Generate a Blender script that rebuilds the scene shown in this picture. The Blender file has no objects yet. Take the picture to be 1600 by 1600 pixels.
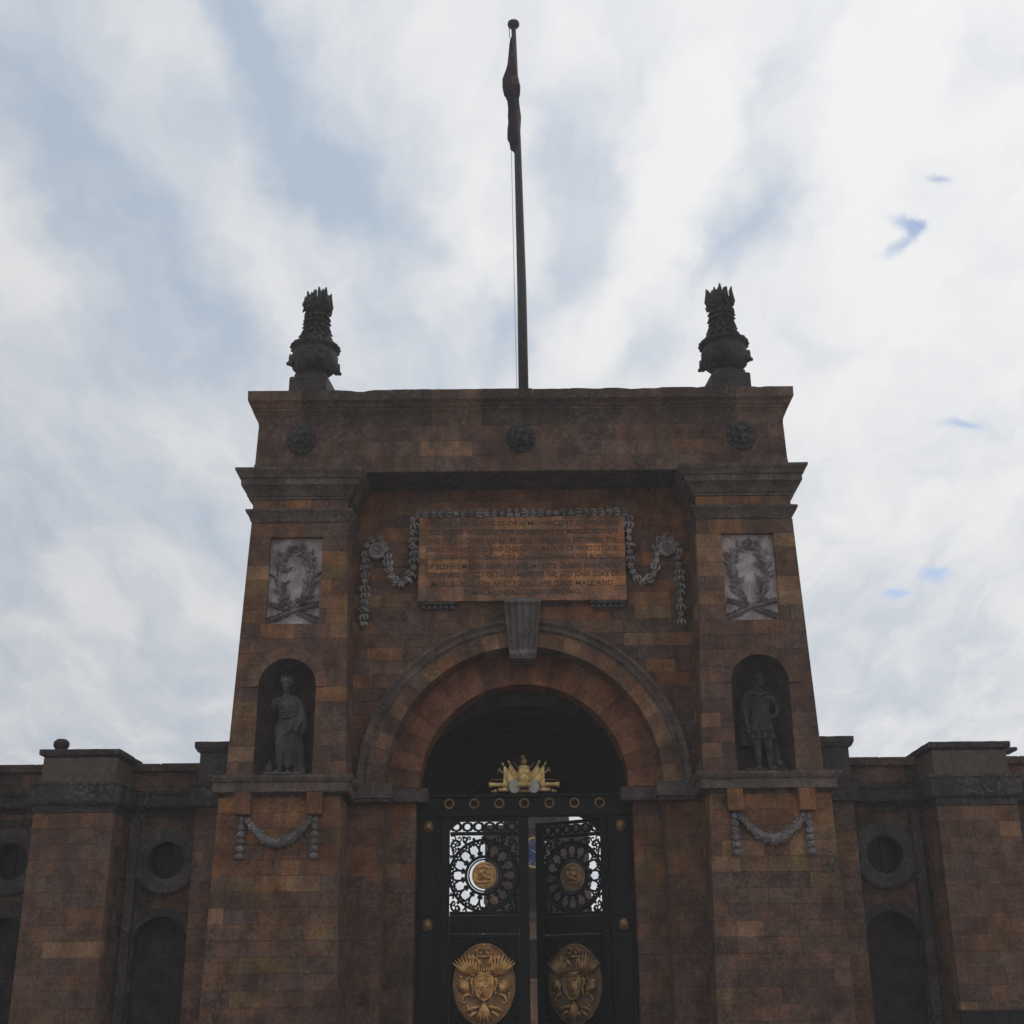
import bpy, math, random
from mathutils import Vector, Matrix, noise as mnoise

random.seed(7)
R = math.radians
PI = math.pi
scene = bpy.context.scene
col = scene.collection

# ------------------------------------------------------------------ camera
cam_data = bpy.data.cameras.new('camera')
cam_data.sensor_width = 36.0
cam_data.sensor_fit = 'HORIZONTAL'
cam_data.lens = 36.0 * 2035.0 / 1600.0
cam_data.clip_start = 0.1
cam_data.clip_end = 3000.0
cam = bpy.data.objects.new('camera', cam_data)
col.objects.link(cam)
YAW, ROLL, PITCH = R(0.2291), R(-0.4533), R(20.5528)
fw = Vector((-math.sin(YAW) * math.cos(PITCH), math.cos(YAW) * math.cos(PITCH), math.sin(PITCH)))
rt = Vector((math.cos(YAW), math.sin(YAW), 0))
up = rt.cross(fw)
rt2 = rt * math.cos(ROLL) + up * math.sin(ROLL)
up2 = -rt * math.sin(ROLL) + up * math.cos(ROLL)
cam.matrix_world = Matrix(((rt2.x, up2.x, -fw.x, -0.105), (rt2.y, up2.y, -fw.y, -27.0), (rt2.z, up2.z, -fw.z, 1.65), (0, 0, 0, 1)))
scene.camera = cam

# ------------------------------------------------------------------ render settings
scene.view_settings.view_transform = 'Standard'
scene.view_settings.look = 'None'
scene.view_settings.exposure = 0.0
scene.view_settings.gamma = 1.0
scene.view_settings.use_curve_mapping = False
scene.render.engine = 'CYCLES'
scene.cycles.use_denoising = True
scene.cycles.max_bounces = 4
scene.cycles.diffuse_bounces = 2
scene.cycles.glossy_bounces = 3
scene.cycles.volume_bounces = 1
scene.cycles.caustics_reflective = False
scene.cycles.caustics_refractive = False

# ------------------------------------------------------------------ sky: thin broken overcast, brighter towards the veiled sun
SUN_DIR = Vector((0.42, 0.66, 0.62)).normalized()
SUN_EL = math.asin(SUN_DIR.z)
SUN_AZ = math.atan2(SUN_DIR.x, SUN_DIR.y)
# long soft streaks of thicker (positive) and thinner (negative) cloud: along and across scale vectors, weight;
# GAPS are the slivers where the blue shows
STROKES = [((11.148,10.218,-7.562),(-26.235,11.456,-23.196),0.50), ((21.847,24.521,-22.182),(-56.660,15.467,-38.707),0.25), ((6.896,10.527,-10.591),(-26.401,4.110,-13.105),-0.55), ((6.173,4.620,-5.342),(-15.947,6.349,-12.936),-0.42), ((19.646,6.410,-4.527),(-11.128,15.948,-25.715),-0.40), ((4.097,7.340,-9.916),(-31.926,0.571,-12.769),0.38), ((2.904,9.242,-10.485),(-25.958,-3.501,-10.276),-0.38), ((6.260,6.833,-7.266),(-17.704,2.367,-13.027),-0.36), ((13.206,9.671,-11.271),(-22.032,5.608,-21.001),-0.32), ((6.490,6.596,-6.777),(-18.852,1.851,-16.254),0.32), ((24.236,13.310,-8.811),(-20.109,11.733,-37.588),-0.30), ((2.886,6.872,-8.719),(-24.945,3.266,-5.681),0.36), ((-20.934,8.289,-14.542),(-21.457,-14.534,22.604),0.28), ((7.389,10.847,-15.057),(-34.208,9.071,-10.253),-0.45), ((7.478,7.532,-12.570),(-19.646,6.445,-7.825),-0.28), ((21.609,-2.739,3.083),(5.690,15.289,-26.301),-0.28), ((-7.295,13.024,-24.637),(-42.773,-5.139,9.948),-0.32), ((-7.187,6.316,-6.977),(-25.267,-8.990,17.892),0.50), ((-9.328,9.639,-13.028),(-26.587,-5.799,14.746),0.30), ((-8.255,5.294,-8.277),(-24.557,-8.377,19.135),0.48), ((-6.343,8.467,-8.577),(-31.864,-6.221,17.423),-0.55), ((-7.028,11.382,-14.634),(-28.345,-1.670,12.315),-0.40), ((-15.027,11.129,-13.254),(-40.732,-13.530,34.819),-0.65), ((-18.414,14.743,-23.724),(-42.631,-8.618,27.733),-0.45), ((-3.592,7.406,-8.598),(-22.050,-0.275,8.974),0.40), ((-1.668,5.595,-7.693),(-18.380,2.224,5.603),0.28), ((-17.836,15.137,-8.596),(-27.266,-14.041,31.848),-0.42), ((-16.268,10.263,-4.535),(-17.042,-13.964,29.532),-0.38), ((-24.774,10.450,-7.262),(-15.972,-13.614,34.900),-0.40), ((-21.777,13.224,-7.221),(-19.426,-14.004,32.938),-0.25), ((19.895,10.014,-8.020),(-17.493,7.839,-33.605),-0.22), ((16.744,10.670,-13.186),(-32.181,6.651,-35.480),0.30), ((15.681,7.368,-9.938),(-31.237,5.420,-45.270),0.38), ((18.365,11.060,-17.632),(-40.790,-1.338,-43.324),0.34), ((18.468,10.223,-17.611),(-41.012,-0.221,-43.134),-0.24), ((17.601,-6.974,4.935),(12.478,5.923,-36.138),-0.35), ((11.457,-3.145,-1.696),(-2.733,8.018,-33.329),-0.28), ((25.936,-5.287,-6.769),(-11.602,17.599,-58.200),0.20), ((17.878,13.078,-17.066),(-26.658,-0.144,-28.037),-0.20), ((6.388,7.836,-17.546),(-47.649,-4.330,-19.280),-0.18)]
GAPS = [((67.10,-5.58,-27.25),(-48.67,109.08,-142.19)), ((48.84,85.09,-159.57),(-122.16,50.63,-10.40)), ((-50.03,31.33,-22.90),(-101.56,-56.24,144.94)), ((73.74,-15.39,-29.29),(-50.89,69.38,-164.56)), ((87.94,-24.97,-5.72),(4.33,66.26,-222.43)), ((57.93,-15.70,-12.89),(-18.99,100.83,-208.22)), ((102.20,-23.91,-22.10),(-10.65,153.92,-215.81))]

world = bpy.data.worlds.new('World')
scene.world = world
world.use_nodes = True
world.cycles.sampling_method = 'NONE'
world.cycles.sample_map_resolution = 256
wn, wl = world.node_tree.nodes, world.node_tree.links
wn.clear()

def wnode(kind, **kw):
    n = wn.new(kind)
    for k, v in kw.items():
        setattr(n, k, v)
    return n

def wmath(op, a, b=None, c=None, clamp=False):
    n = wnode('ShaderNodeMath', operation=op, use_clamp=clamp)
    for i, v in enumerate((a, b, c)):
        if v is None:
            continue
        if isinstance(v, (int, float)):
            n.inputs[i].default_value = v
        else:
            wl.new(v, n.inputs[i])
    return n.outputs[0]

def wvec(op, a, b=None, scale=None):
    n = wnode('ShaderNodeVectorMath', operation=op)
    for i, v in enumerate((a, b)):
        if v is None:
            continue
        if isinstance(v, (tuple, list, Vector)):
            n.inputs[i].default_value = tuple(v)
        else:
            wl.new(v, n.inputs[i])
    if scale is not None:
        if isinstance(scale, (int, float)):
            n.inputs['Scale'].default_value = scale
        else:
            wl.new(scale, n.inputs['Scale'])
    return n.outputs['Value'] if op == 'DOT_PRODUCT' else n.outputs['Vector']

def wnoise(vec, scale, detail, rough=0.5):
    n = wnode('ShaderNodeTexNoise')
    n.inputs['Scale'].default_value = scale
    n.inputs['Detail'].default_value = detail
    n.inputs['Roughness'].default_value = rough
    wl.new(vec, n.inputs['Vector'])
    return n

tc = wnode('ShaderNodeTexCoord')
dirv = tc.outputs['Generated']
warp_n = wnoise(dirv, 5.0, 4.0, 0.5)
warp = wvec('SCALE', wvec('SUBTRACT', warp_n.outputs['Color'], (0.5, 0.5, 0.5)), scale=0.05)
warp_f = wvec('SCALE', wvec('SUBTRACT', wnoise(dirv, 17.0, 4.0, 0.55).outputs['Color'], (0.5, 0.5, 0.5)), scale=0.07)
wdir = wvec('NORMALIZE', wvec('ADD', wvec('ADD', dirv, warp), warp_f))
sep = wnode('ShaderNodeSeparateXYZ')
wl.new(wdir, sep.inputs[0])
zz = wmath('ADD', wmath('MAXIMUM', sep.outputs['Z'], 0.0), 0.16)
comb = wnode('ShaderNodeCombineXYZ')
wl.new(wmath('MULTIPLY', wmath('DIVIDE', sep.outputs['X'], zz), 2.6), comb.inputs[0])
wl.new(wmath('MULTIPLY', wmath('DIVIDE', sep.outputs['Y'], zz), 1.0), comb.inputs[1])
streak = wnoise(comb.outputs[0], 1.5, 6.0, 0.5)
fine = wnoise(comb.outputs[0], 3.0, 7.0, 0.6)
V = wmath('MULTIPLY_ADD', wmath('SUBTRACT', streak.outputs['Fac'], 0.5), 0.55, 0.47)
V = wmath('MULTIPLY_ADD', wmath('SUBTRACT', fine.outputs['Fac'], 0.5), 1.35, V)
def streak_mask(vec, t1, t2):
    a = wvec('DOT_PRODUCT', vec, t1)
    b = wvec('DOT_PRODUCT', vec, t2)
    q = wmath('MULTIPLY_ADD', a, a, wmath('MULTIPLY', b, b))
    return wmath('EXPONENT', wmath('MULTIPLY', q, -1.0))
for t1, t2, s in STROKES:
    V = wmath('MULTIPLY_ADD', streak_mask(wdir, t1, t2), s * (0.88 if s < 0 else 0.76), V)
sdot = wvec('DOT_PRODUCT', dirv, tuple(SUN_DIR))
sfac = wmath('POWER', wmath('MULTIPLY_ADD', sdot, 0.5, 0.5, clamp=True), 15.0)
V = wmath('MULTIPLY_ADD', sfac, 0.66, V)
hzn = wmath('POWER', wmath('SUBTRACT', 1.0, sep.outputs['Z'], clamp=True), 3.0)   # thicker, paler cloud towards the horizon
V = wmath('MULTIPLY_ADD', hzn, 0.30, V)
V = wmath('SUBTRACT', V, 0.13)
ramp = wnode('ShaderNodeValToRGB')
wl.new(V, ramp.inputs['Fac'])
el = ramp.color_ramp.elements
el[0].position = 0.0
el[0].color = (0.40, 0.48, 0.585, 1)
el[1].position = 1.0
el[1].color = (0.775, 0.775, 0.78, 1)
e = el.new(0.45); e.color = (0.585, 0.622, 0.675, 1)
e = el.new(0.72); e.color = (0.70, 0.712, 0.735, 1)
# overall fall-off of the overcast away from the veiled sun
lum = wmath('MULTIPLY_ADD', wmath('POWER', wmath('MULTIPLY_ADD', sdot, 0.5, 0.5, clamp=True), 1.6), 0.72, 0.50)
cloud = wvec('SCALE', ramp.outputs['Color'], scale=wmath('MULTIPLY', lum, 10.0))
sky = wnode('ShaderNodeTexSky', sky_type='NISHITA', sun_disc=False)
sky.sun_elevation = SUN_EL
sky.sun_rotation = SUN_AZ
sky.air_density = 1.0
sky.dust_density = 1.5
hmask = 0.0
warp2 = wvec('SCALE', wvec('SUBTRACT', wnoise(dirv, 26.0, 6.0, 0.65).outputs['Color'], (0.5, 0.5, 0.5)), scale=0.028)
hdir = wvec('NORMALIZE', wvec('ADD', dirv, warp2))
for t1, t2 in GAPS:
    hmask = wmath('ADD', streak_mask(hdir, t1, t2), hmask)
# the streak masks are mirrored through the zenith axis: keep only the near half
sepd = wnode('ShaderNodeSeparateXYZ')
wl.new(dirv, sepd.inputs[0])
hmask = wmath('MULTIPLY', hmask, wmath('GREATER_THAN', sepd.outputs['Z'], 0.0))
hm = wnode('ShaderNodeMapRange', interpolation_type='SMOOTHSTEP')
wl.new(hmask, hm.inputs['Value'])
hm.inputs['From Min'].default_value = 0.0
hm.inputs['From Max'].default_value = 1.5
hm.inputs['To Max'].default_value = 0.62
mix = wnode('ShaderNodeMix', data_type='RGBA')
wl.new(hm.outputs['Result'], mix.inputs['Factor'])
wl.new(cloud, mix.inputs['A'])
skydir = wvec('MULTIPLY', dirv, (-1.0, -1.0, 1.0))   # the gaps show clear blue, as away from the sun's glare
wl.new(wvec('NORMALIZE', skydir), sky.inputs['Vector'])
wl.new(wvec('MULTIPLY', sky.outputs['Color'], (0.80, 1.50, 1.95)), mix.inputs['B'])
bg = wnode('ShaderNodeBackground')
bg.inputs['Strength'].default_value = 0.1
wl.new(mix.outputs['Result'], bg.inputs['Color'])
wout = wnode('ShaderNodeOutputWorld')
wl.new(bg.outputs[0], wout.inputs['Surface'])

# ------------------------------------------------------------------ sun (veiled, behind the gatehouse to the right)
sun_data = bpy.data.lights.new('sun', 'SUN')
sun_data.energy = 0.9
sun_data.angle = R(14)
sun_data.color = (1.0, 0.95, 0.88)
sun = bpy.data.objects.new('sun', sun_data)
col.objects.link(sun)
sun.rotation_euler = (-SUN_DIR).to_track_quat('-Z', 'Y').to_euler()
sun.location = (20, 40, 60)

# ------------------------------------------------------------------ helpers
def tag(o, label=None, cat=None, group=None, kind=None):
    if label: o['label'] = label
    if cat: o['category'] = cat
    if group: o['group'] = group
    if kind: o['kind'] = kind
    return o

def empty(name, loc=(0, 0, 0), parent=None):
    o = bpy.data.objects.new(name, None)
    o.empty_display_size = 0.3
    col.objects.link(o)
    o.location = loc
    if parent: o.parent = parent
    return o

DEF = (0.15, 0.10, 0.085)

class MB:
    def __init__(self):
        self.v, self.f, self.c = [], [], []
        self.tint = DEF
    def add(self, verts, faces, tint=None, M=None):
        b = len(self.v)
        if M is not None:
            verts = [M @ Vector(p) for p in verts]
        self.v += [tuple(p) for p in verts]
        self.f += [tuple(b + i for i in q) for q in faces]
        self.c += [tint or self.tint] * len(faces)
        return self
    def box(self, x0, x1, y0, y1, z0, z1, tint=None, M=None):
        if x0 > x1: x0, x1 = x1, x0
        if y0 > y1: y0, y1 = y1, y0
        v = [(x0, y0, z0), (x1, y0, z0), (x1, y1, z0), (x0, y1, z0), (x0, y0, z1), (x1, y0, z1), (x1, y1, z1), (x0, y1, z1)]
        return self.add(v, [(0, 3, 2, 1), (4, 5, 6, 7), (0, 1, 5, 4), (1, 2, 6, 5), (2, 3, 7, 6), (3, 0, 4, 7)], tint, M)
    def bbox(self, x0, x1, y0, y1, z0, z1, c=0.02, tint=None, M=None):
        """box with chamfered edges"""
        if x0 > x1: x0, x1 = x1, x0
        if y0 > y1: y0, y1 = y1, y0
        v = []
        for sx, xo in ((x0, 1), (x1, -1)):
            for sy, yo in ((y0, 1), (y1, -1)):
                for sz, zo in ((z0, 1), (z1, -1)):
                    v += [(sx, sy + yo * c, sz + zo * c), (sx + xo * c, sy, sz + zo * c), (sx + xo * c, sy + yo * c, sz)]
        def i(a, b, d, k): return ((a * 2 + b) * 2 + d) * 3 + k
        f = []
        f += [(i(0,0,0,0), i(0,0,1,0), i(0,1,1,0), i(0,1,0,0)), (i(1,0,0,0), i(1,1,0,0), i(1,1,1,0), i(1,0,1,0))]
        f += [(i(0,0,0,1), i(1,0,0,1), i(1,0,1,1), i(0,0,1,1)), (i(0,1,0,1), i(0,1,1,1), i(1,1,1,1), i(1,1,0,1))]
        f += [(i(0,0,0,2), i(0,1,0,2), i(1,1,0,2), i(1,0,0,2)), (i(0,0,1,2), i(1,0,1,2), i(1,1,1,2), i(0,1,1,2))]
        for d in (0, 1):
            for b in (0, 1):
                f.append((i(0,b,d,1), i(1,b,d,1), i(1,b,d,2), i(0,b,d,2)))
            for a in (0, 1):
                f.append((i(a,0,d,0), i(a,1,d,0), i(a,1,d,2), i(a,0,d,2)))
        for a in (0, 1):
            for b in (0, 1):
                f.append((i(a,b,0,0), i(a,b,1,0), i(a,b,1,1), i(a,b,0,1)))
                for d in (0, 1):
                    f.append((i(a,b,d,0), i(a,b,d,1), i(a,b,d,2)))
        return self.add(v, f, tint, M)
    def tube(self, pts, r, n=6, closed=False, tint=None, M=None, caps=True):
        pts = [Vector(p) for p in pts]
        m = len(pts)
        rs = r if isinstance(r, (list, tuple)) else [r] * m
        v, f = [], []
        prev = None
        for i, p in enumerate(pts):
            a = pts[(i - 1) % m] if (closed or i > 0) else p
            b = pts[(i + 1) % m] if (closed or i < m - 1) else p
            t = (b - a)
            if t.length < 1e-9: t = Vector((0, 0, 1))
            t.normalize()
            if prev is None:
                ref = Vector((0, 1, 0)) if abs(t.y) < 0.9 else Vector((1, 0, 0))
                nrm = (ref - t * ref.dot(t)).normalized()
            else:
                nrm = prev - t * prev.dot(t)
                nrm = nrm.normalized() if nrm.length > 1e-6 else prev
            prev = nrm
            bn = t.cross(nrm)
            for k in range(n):
                a_ = 2 * PI * k / n
                v.append(p + (nrm * math.cos(a_) + bn * math.sin(a_)) * rs[i])
        for i in range(m if closed else m - 1):
            j = (i + 1) % m
            for k in range(n):
                l = (k + 1) % n
                f.append((i * n + k, i * n + l, j * n + l, j * n + k))
        if not closed and caps:
            f.append(tuple(range(n))[::-1])
            f.append(tuple((m - 1) * n + k for k in range(n)))
        return self.add(v, f, tint, M)
    def ball(self, c, r, nu=8, nv=6, tint=None, M=None):
        rx, ry, rz = (r, r, r) if isinstance(r, (int, float)) else r
        c = Vector(c)
        v = [c + Vector((0, 0, -rz))]
        for j in range(1, nv):
            b = -PI / 2 + PI * j / nv
            for i in range(nu):
                a = 2 * PI * i / nu
                v.append(c + Vector((rx * math.cos(b) * math.cos(a), ry * math.cos(b) * math.sin(a), rz * math.sin(b))))
        v.append(c + Vector((0, 0, rz)))
        f = []
        for i in range(nu):
            f.append((0, 1 + (i + 1) % nu, 1 + i))
        for j in range(nv - 2):
            for i in range(nu):
                a, b = 1 + j * nu + i, 1 + j * nu + (i + 1) % nu
                f.append((a, b, b + nu, a + nu))
        t = len(v) - 1
        for i in range(nu):
            f.append((t, 1 + (nv - 2) * nu + i, 1 + (nv - 2) * nu + (i + 1) % nu))
        return self.add(v, f, tint, M)
    def lathe(self, prof, n=24, tint=None, M=None, mod=None):
        v, f = [], []
        for r, z in prof:
            for k in range(n):
                a = 2 * PI * k / n
                rr = r * (mod(a, z) if mod else 1)
                v.append((rr * math.cos(a), rr * math.sin(a), z))
        m = len(prof)
        for i in range(m - 1):
            for k in range(n):
                l = (k + 1) % n
                f.append((i * n + k, i * n + l, (i + 1) * n + l, (i + 1) * n + k))
        f.append(tuple(range(n))[::-1])
        f.append(tuple((m - 1) * n + k for k in range(n)))
        return self.add(v, f, tint, M)
    def prism(self, poly, y0, y1, tint=None, M=None):
        """polygon in the xz plane (counter-clockwise seen from -y) extruded along y"""
        n = len(poly)
        v = [(x, y0, z) for x, z in poly] + [(x, y1, z) for x, z in poly]
        f = [tuple(range(n)), tuple(range(2 * n - 1, n - 1, -1))]
        for i in range(n):
            j = (i + 1) % n
            f.append((i, n + i, n + j, j))
        return self.add(v, f, tint, M)
    def sweep(self, path, prof, tint=None, closed=False, wear=0.009):
        """profile (offset to the right of the path, z) mitred along a plan polyline, its edges worn and chipped"""
        P0 = [Vector((p[0], p[1])) for p in path]
        P = [P0[0]]
        for a, b in zip(P0, P0[1:]):
            k = max(1, min(60, int((b - a).length / 0.13))) if wear else 1
            P += [a.lerp(b, (i + 1) / k) for i in range(k)]
        m, n = len(P), len(prof)
        dirs = []
        for i in range(m):
            ns = []
            if i > 0 or closed:
                d = (P[i] - P[i - 1]).normalized(); ns.append(Vector((d.y, -d.x)))
            if i < m - 1 or closed:
                d = (P[(i + 1) % m] - P[i]).normalized(); ns.append(Vector((d.y, -d.x)))
            if len(ns) == 2:
                s = ns[0] + ns[1]
                s = s / (1 + ns[0].dot(ns[1]))
            else:
                s = ns[0]
            dirs.append(s)
        v, f = [], []
        for i in range(m):
            for o, z in prof:
                q = P[i] + dirs[i] * o
                if wear and o > 0.01:
                    w1 = mnoise.noise(Vector((q.x * 5.1, q.y * 5.1, z * 5.1))) * wear
                    w2 = mnoise.noise(Vector((q.x * 2.3 + 9, q.y * 2.3, z * 4.0)))
                    w3 = max(0.0, w2 - 0.28) * 0.09
                    q = q - dirs[i] * (w3 + abs(w1))
                    z = z + w1 - w3 * 0.5 * (1 if o > 0.1 else 0)
                v.append((q.x, q.y, z))
        for i in range(m if closed else m - 1):
            j = (i + 1) % m
            for k in range(n - 1):
                f.append((i * n + k, j * n + k, j * n + k + 1, i * n + k + 1))
        return self.add(v, f, tint)
    def build(self, name, m, parent=None, smooth=False, loc=None):
        me = bpy.data.meshes.new(name)
        me.from_pydata(self.v, [], self.f)
        at = me.attributes.new('tint', 'FLOAT_COLOR', 'FACE')
        flat = []
        for c in self.c:
            flat += [c[0], c[1], c[2], 1.0]
        at.data.foreach_set('color', flat)
        if smooth:
            me.polygons.foreach_set('use_smooth', [True] * len(me.polygons))
        me.materials.append(m)
        me.update()
        o = bpy.data.objects.new(name, me)
        col.objects.link(o)
        if loc: o.location = loc
        if parent: o.parent = parent
        return o

def link_copy(src, name, parent, M):
    o = bpy.data.objects.new(name, src.data)
    col.objects.link(o)
    if parent: o.parent = parent
    o.matrix_local = M
    return o

# ------------------------------------------------------------------ materials
def new_mat(name):
    m = bpy.data.materials.new(name)
    m.use_nodes = True
    nt = m.node_tree
    nt.nodes.clear()
    out = nt.nodes.new('ShaderNodeOutputMaterial')
    b = nt.nodes.new('ShaderNodeBsdfPrincipled')
    nt.links.new(b.outputs[0], out.inputs['Surface'])
    return m, nt, b

def stone_mat(name, soot_shade=0.5, lichen=0.35, sootcol=(0.052, 0.044, 0.041), bump=0.5, grain=1.0, gain=1.0):
    m, nt, b = new_mat(name)
    N, L = nt.nodes, nt.links
    geo = N.new('ShaderNodeNewGeometry')
    at = N.new('ShaderNodeAttribute'); at.attribute_name = 'tint'
    def nz(scale, detail, rough=0.55, vec=None):
        n = N.new('ShaderNodeTexNoise')
        n.inputs['Scale'].default_value = scale
        n.inputs['Detail'].default_value = detail
        n.inputs['Roughness'].default_value = rough
        L.new(vec or geo.outputs['Position'], n.inputs['Vector'])
        return n.outputs['Fac']
    def mr(v, a, b_, c, d):
        n = N.new('ShaderNodeMapRange')
        L.new(v, n.inputs['Value'])
        for k, x in zip(('From Min', 'From Max', 'To Min', 'To Max'), (a, b_, c, d)):
            n.inputs[k].default_value = x
        return n.outputs['Result']
    def mixc(fac, a, bb, mode='MIX'):
        n = N.new('ShaderNodeMix'); n.data_type = 'RGBA'; n.blend_type = mode
        if isinstance(fac, float): n.inputs['Factor'].default_value = fac
        else: L.new(fac, n.inputs['Factor'])
        for s, x in (('A', a), ('B', bb)):
            if isinstance(x, tuple): n.inputs[s].default_value = (*x, 1)
            else: L.new(x, n.inputs[s])
        return n.outputs['Result']
    def mul(a, k):
        n = N.new('ShaderNodeVectorMath'); n.operation = 'SCALE'
        L.new(a, n.inputs[0])
        if isinstance(k, float): n.inputs['Scale'].default_value = k
        else: L.new(k, n.inputs['Scale'])
        return n.outputs[0]
    mid = nz(2.6, 4, 0.6)
    c = mul(at.outputs['Color'], mr(mid, 0.28, 0.72, 0.50 * gain, 1.55 * gain))
    gr = nz(17.0 * grain, 3, 0.8)
    c = mul(c, mr(gr, 0.3, 0.7, 0.62, 1.40))
    # soot and weathering in patches stretched downwards
    mp = N.new('ShaderNodeMapping')
    mp.inputs['Scale'].default_value = (1.0, 1.0, 0.45)
    L.new(geo.outputs['Position'], mp.inputs['Vector'])
    so = nz(1.9, 6, 0.68, mp.outputs[0])
    c = mixc(mr(so, 0.40, 0.68, 0.0, soot_shade), c, sootcol)
    mp2 = N.new('ShaderNodeMapping')
    mp2.inputs['Scale'].default_value = (1.0, 1.0, 0.10)
    L.new(geo.outputs['Position'], mp2.inputs['Vector'])
    st = nz(3.2, 3, 0.6, mp2.outputs[0])
    c = mixc(mr(st, 0.52, 0.70, 0.0, soot_shade * 0.75), c, sootcol)
    # pale lichen specks
    li = nz(11.0, 4, 0.85)
    li2 = nz(0.9, 1, 0.5)
    lf = N.new('ShaderNodeMath'); lf.operation = 'MULTIPLY'
    L.new(mr(li, 0.50, 0.62, 0.0, lichen), lf.inputs[0])
    L.new(mr(li2, 0.40, 0.62, 0.15, 1.0), lf.inputs[1])
    c = mixc(lf.outputs[0], c, (0.29, 0.255, 0.235))
    L.new(c, b.inputs['Base Color'])
    b.inputs['Roughness'].default_value = 0.92
    b.inputs['Specular IOR Level'].default_value = 0.18
    bp = N.new('ShaderNodeBump')
    bp.inputs['Strength'].default_value = bump
    bp.inputs['Distance'].default_value = 0.03
    ad = N.new('ShaderNodeMath'); ad.operation = 'ADD'
    L.new(gr, ad.inputs[0]); L.new(mid, ad.inputs[1])
    L.new(ad.outputs[0], bp.inputs['Height'])
    L.new(bp.outputs[0], b.inputs['Normal'])
    return m

def flat_mat(name, colr, rough=0.6, metal=0.0, noise_amt=0.25, scale=8.0, spec=0.5, bump=0.0):
    m, nt, b = new_mat(name)
    N, L = nt.nodes, nt.links
    geo = N.new('ShaderNodeNewGeometry')
    n = N.new('ShaderNodeTexNoise')
    n.inputs['Scale'].default_value = scale
    n.inputs['Detail'].default_value = 5
    L.new(geo.outputs['Position'], n.inputs['Vector'])
    mr = N.new('ShaderNodeMapRange')
    L.new(n.outputs['Fac'], mr.inputs['Value'])
    mr.inputs['From Min'].default_value = 0.3
    mr.inputs['From Max'].default_value = 0.7
    mr.inputs['To Min'].default_value = 1 - noise_amt
    mr.inputs['To Max'].default_value = 1 + noise_amt
    s = N.new('ShaderNodeVectorMath'); s.operation = 'SCALE'
    s.inputs[0].default_value = colr
    L.new(mr.outputs[0], s.inputs['Scale'])
    L.new(s.outputs[0], b.inputs['Base Color'])
    b.inputs['Roughness'].default_value = rough
    b.inputs['Metallic'].default_value = metal
    b.inputs['Specular IOR Level'].default_value = spec
    if bump:
        bp = N.new('ShaderNodeBump')
        bp.inputs['Strength'].default_value = bump
        bp.inputs['Distance'].default_value = 0.02
        L.new(n.outputs['Fac'], bp.inputs['Height'])
        L.new(bp.outputs[0], b.inputs['Normal'])
    return m

M_STONE = stone_mat('ashlar_limestone', soot_shade=0.5, lichen=0.55, gain=1.06)
M_DARK = stone_mat('sooty_limestone', soot_shade=0.6, lichen=0.6, gain=1.15)
M_CARVE = stone_mat('weathered_carving', soot_shade=0.45, lichen=0.5, bump=0.35, grain=1.4)
M_INNER = stone_mat('sheltered_limestone', soot_shade=0.25, lichen=0.06)
M_MORTAR = flat_mat('lime_mortar', (0.15, 0.11, 0.085), 0.95)
M_IRON = flat_mat('black_painted_iron', (0.008, 0.008, 0.0085), 0.55, 0.0, 0.2, spec=0.25)
M_GOLD = flat_mat('gilding', (1.0, 0.70, 0.27), 0.38, 0.2, 0.35, 11.0)
M_GOLDARM = flat_mat('orange_gilding', (0.98, 0.54, 0.19), 0.42, 0.25, 0.5, 9.0)
M_GOLD_OLD_SHADE = flat_mat('tarnished_shaded_gilding', (0.50, 0.29, 0.12), 0.5, 0.55, 0.45, 9.0, bump=0.3)  # tarnished gilt; on the right leaf it also paints that leaf's shading
M_DRUM = flat_mat('drum_skin_paint', (0.62, 0.60, 0.57), 0.7, 0.0, 0.1)
M_GLASS = flat_mat('dark_window_glass', (0.012, 0.013, 0.015), 0.25, 0.0, 0.1, spec=0.2)
M_GROUND = flat_mat('gravel', (0.20, 0.17, 0.14), 0.95, 0.0, 0.35, 6.0, bump=0.5)
M_POLE = flat_mat('grey_painted_pole', (0.055, 0.045, 0.047), 0.6, 0.0, 0.2)
M_LEAD = flat_mat('roof_lead', (0.10, 0.10, 0.11), 0.7)
M_PAINT = flat_mat('dark_inscription_paint', (0.155, 0.11, 0.08), 0.9)
M_BLUE = flat_mat('blue_clock_enamel', (0.03, 0.07, 0.26), 0.4, 0.0, 0.1)
M_ROPE = flat_mat('halyard_rope', (0.35, 0.33, 0.31), 0.9)
M_TERRA = flat_mat('pale_terracotta', (0.46, 0.28, 0.22), 0.85)

# ------------------------------------------------------------------ ashlar masonry
PAL = {
    'dark':   (0.158, 0.088, 0.062),
    'mid':    (0.197, 0.104, 0.070),
    'brown':  (0.235, 0.116, 0.065),
    'rust':   (0.278, 0.114, 0.054),
    'orange': (0.351, 0.158, 0.066),
    'tan':    (0.352, 0.193, 0.105),
    'grey':   (0.197, 0.117, 0.085),
    'olive':  (0.235, 0.134, 0.060),
    'red':    (0.374, 0.159, 0.089),
    'soot_shade':   (0.089, 0.059, 0.047),  # soot on the copings; painted recess shade in the wing bays
}
def pick(weights):
    t = random.random() * sum(weights.values())
    for k, w in weights.items():
        t -= w
        if t <= 0: break
    c = PAL[k]
    j = random.uniform(0.90, 1.12)
    return (c[0] * j * random.uniform(.97, 1.03), c[1] * j, c[2] * j * random.uniform(.95, 1.05))

def make_rows(breaks, h):
    zs = []
    for a, b in zip(breaks, breaks[1:]):
        n = max(1, round((b - a) / h))
        zs += [a + (b - a) * i / n for i in range(n)]
    zs.append(breaks[-1])
    return zs

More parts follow.
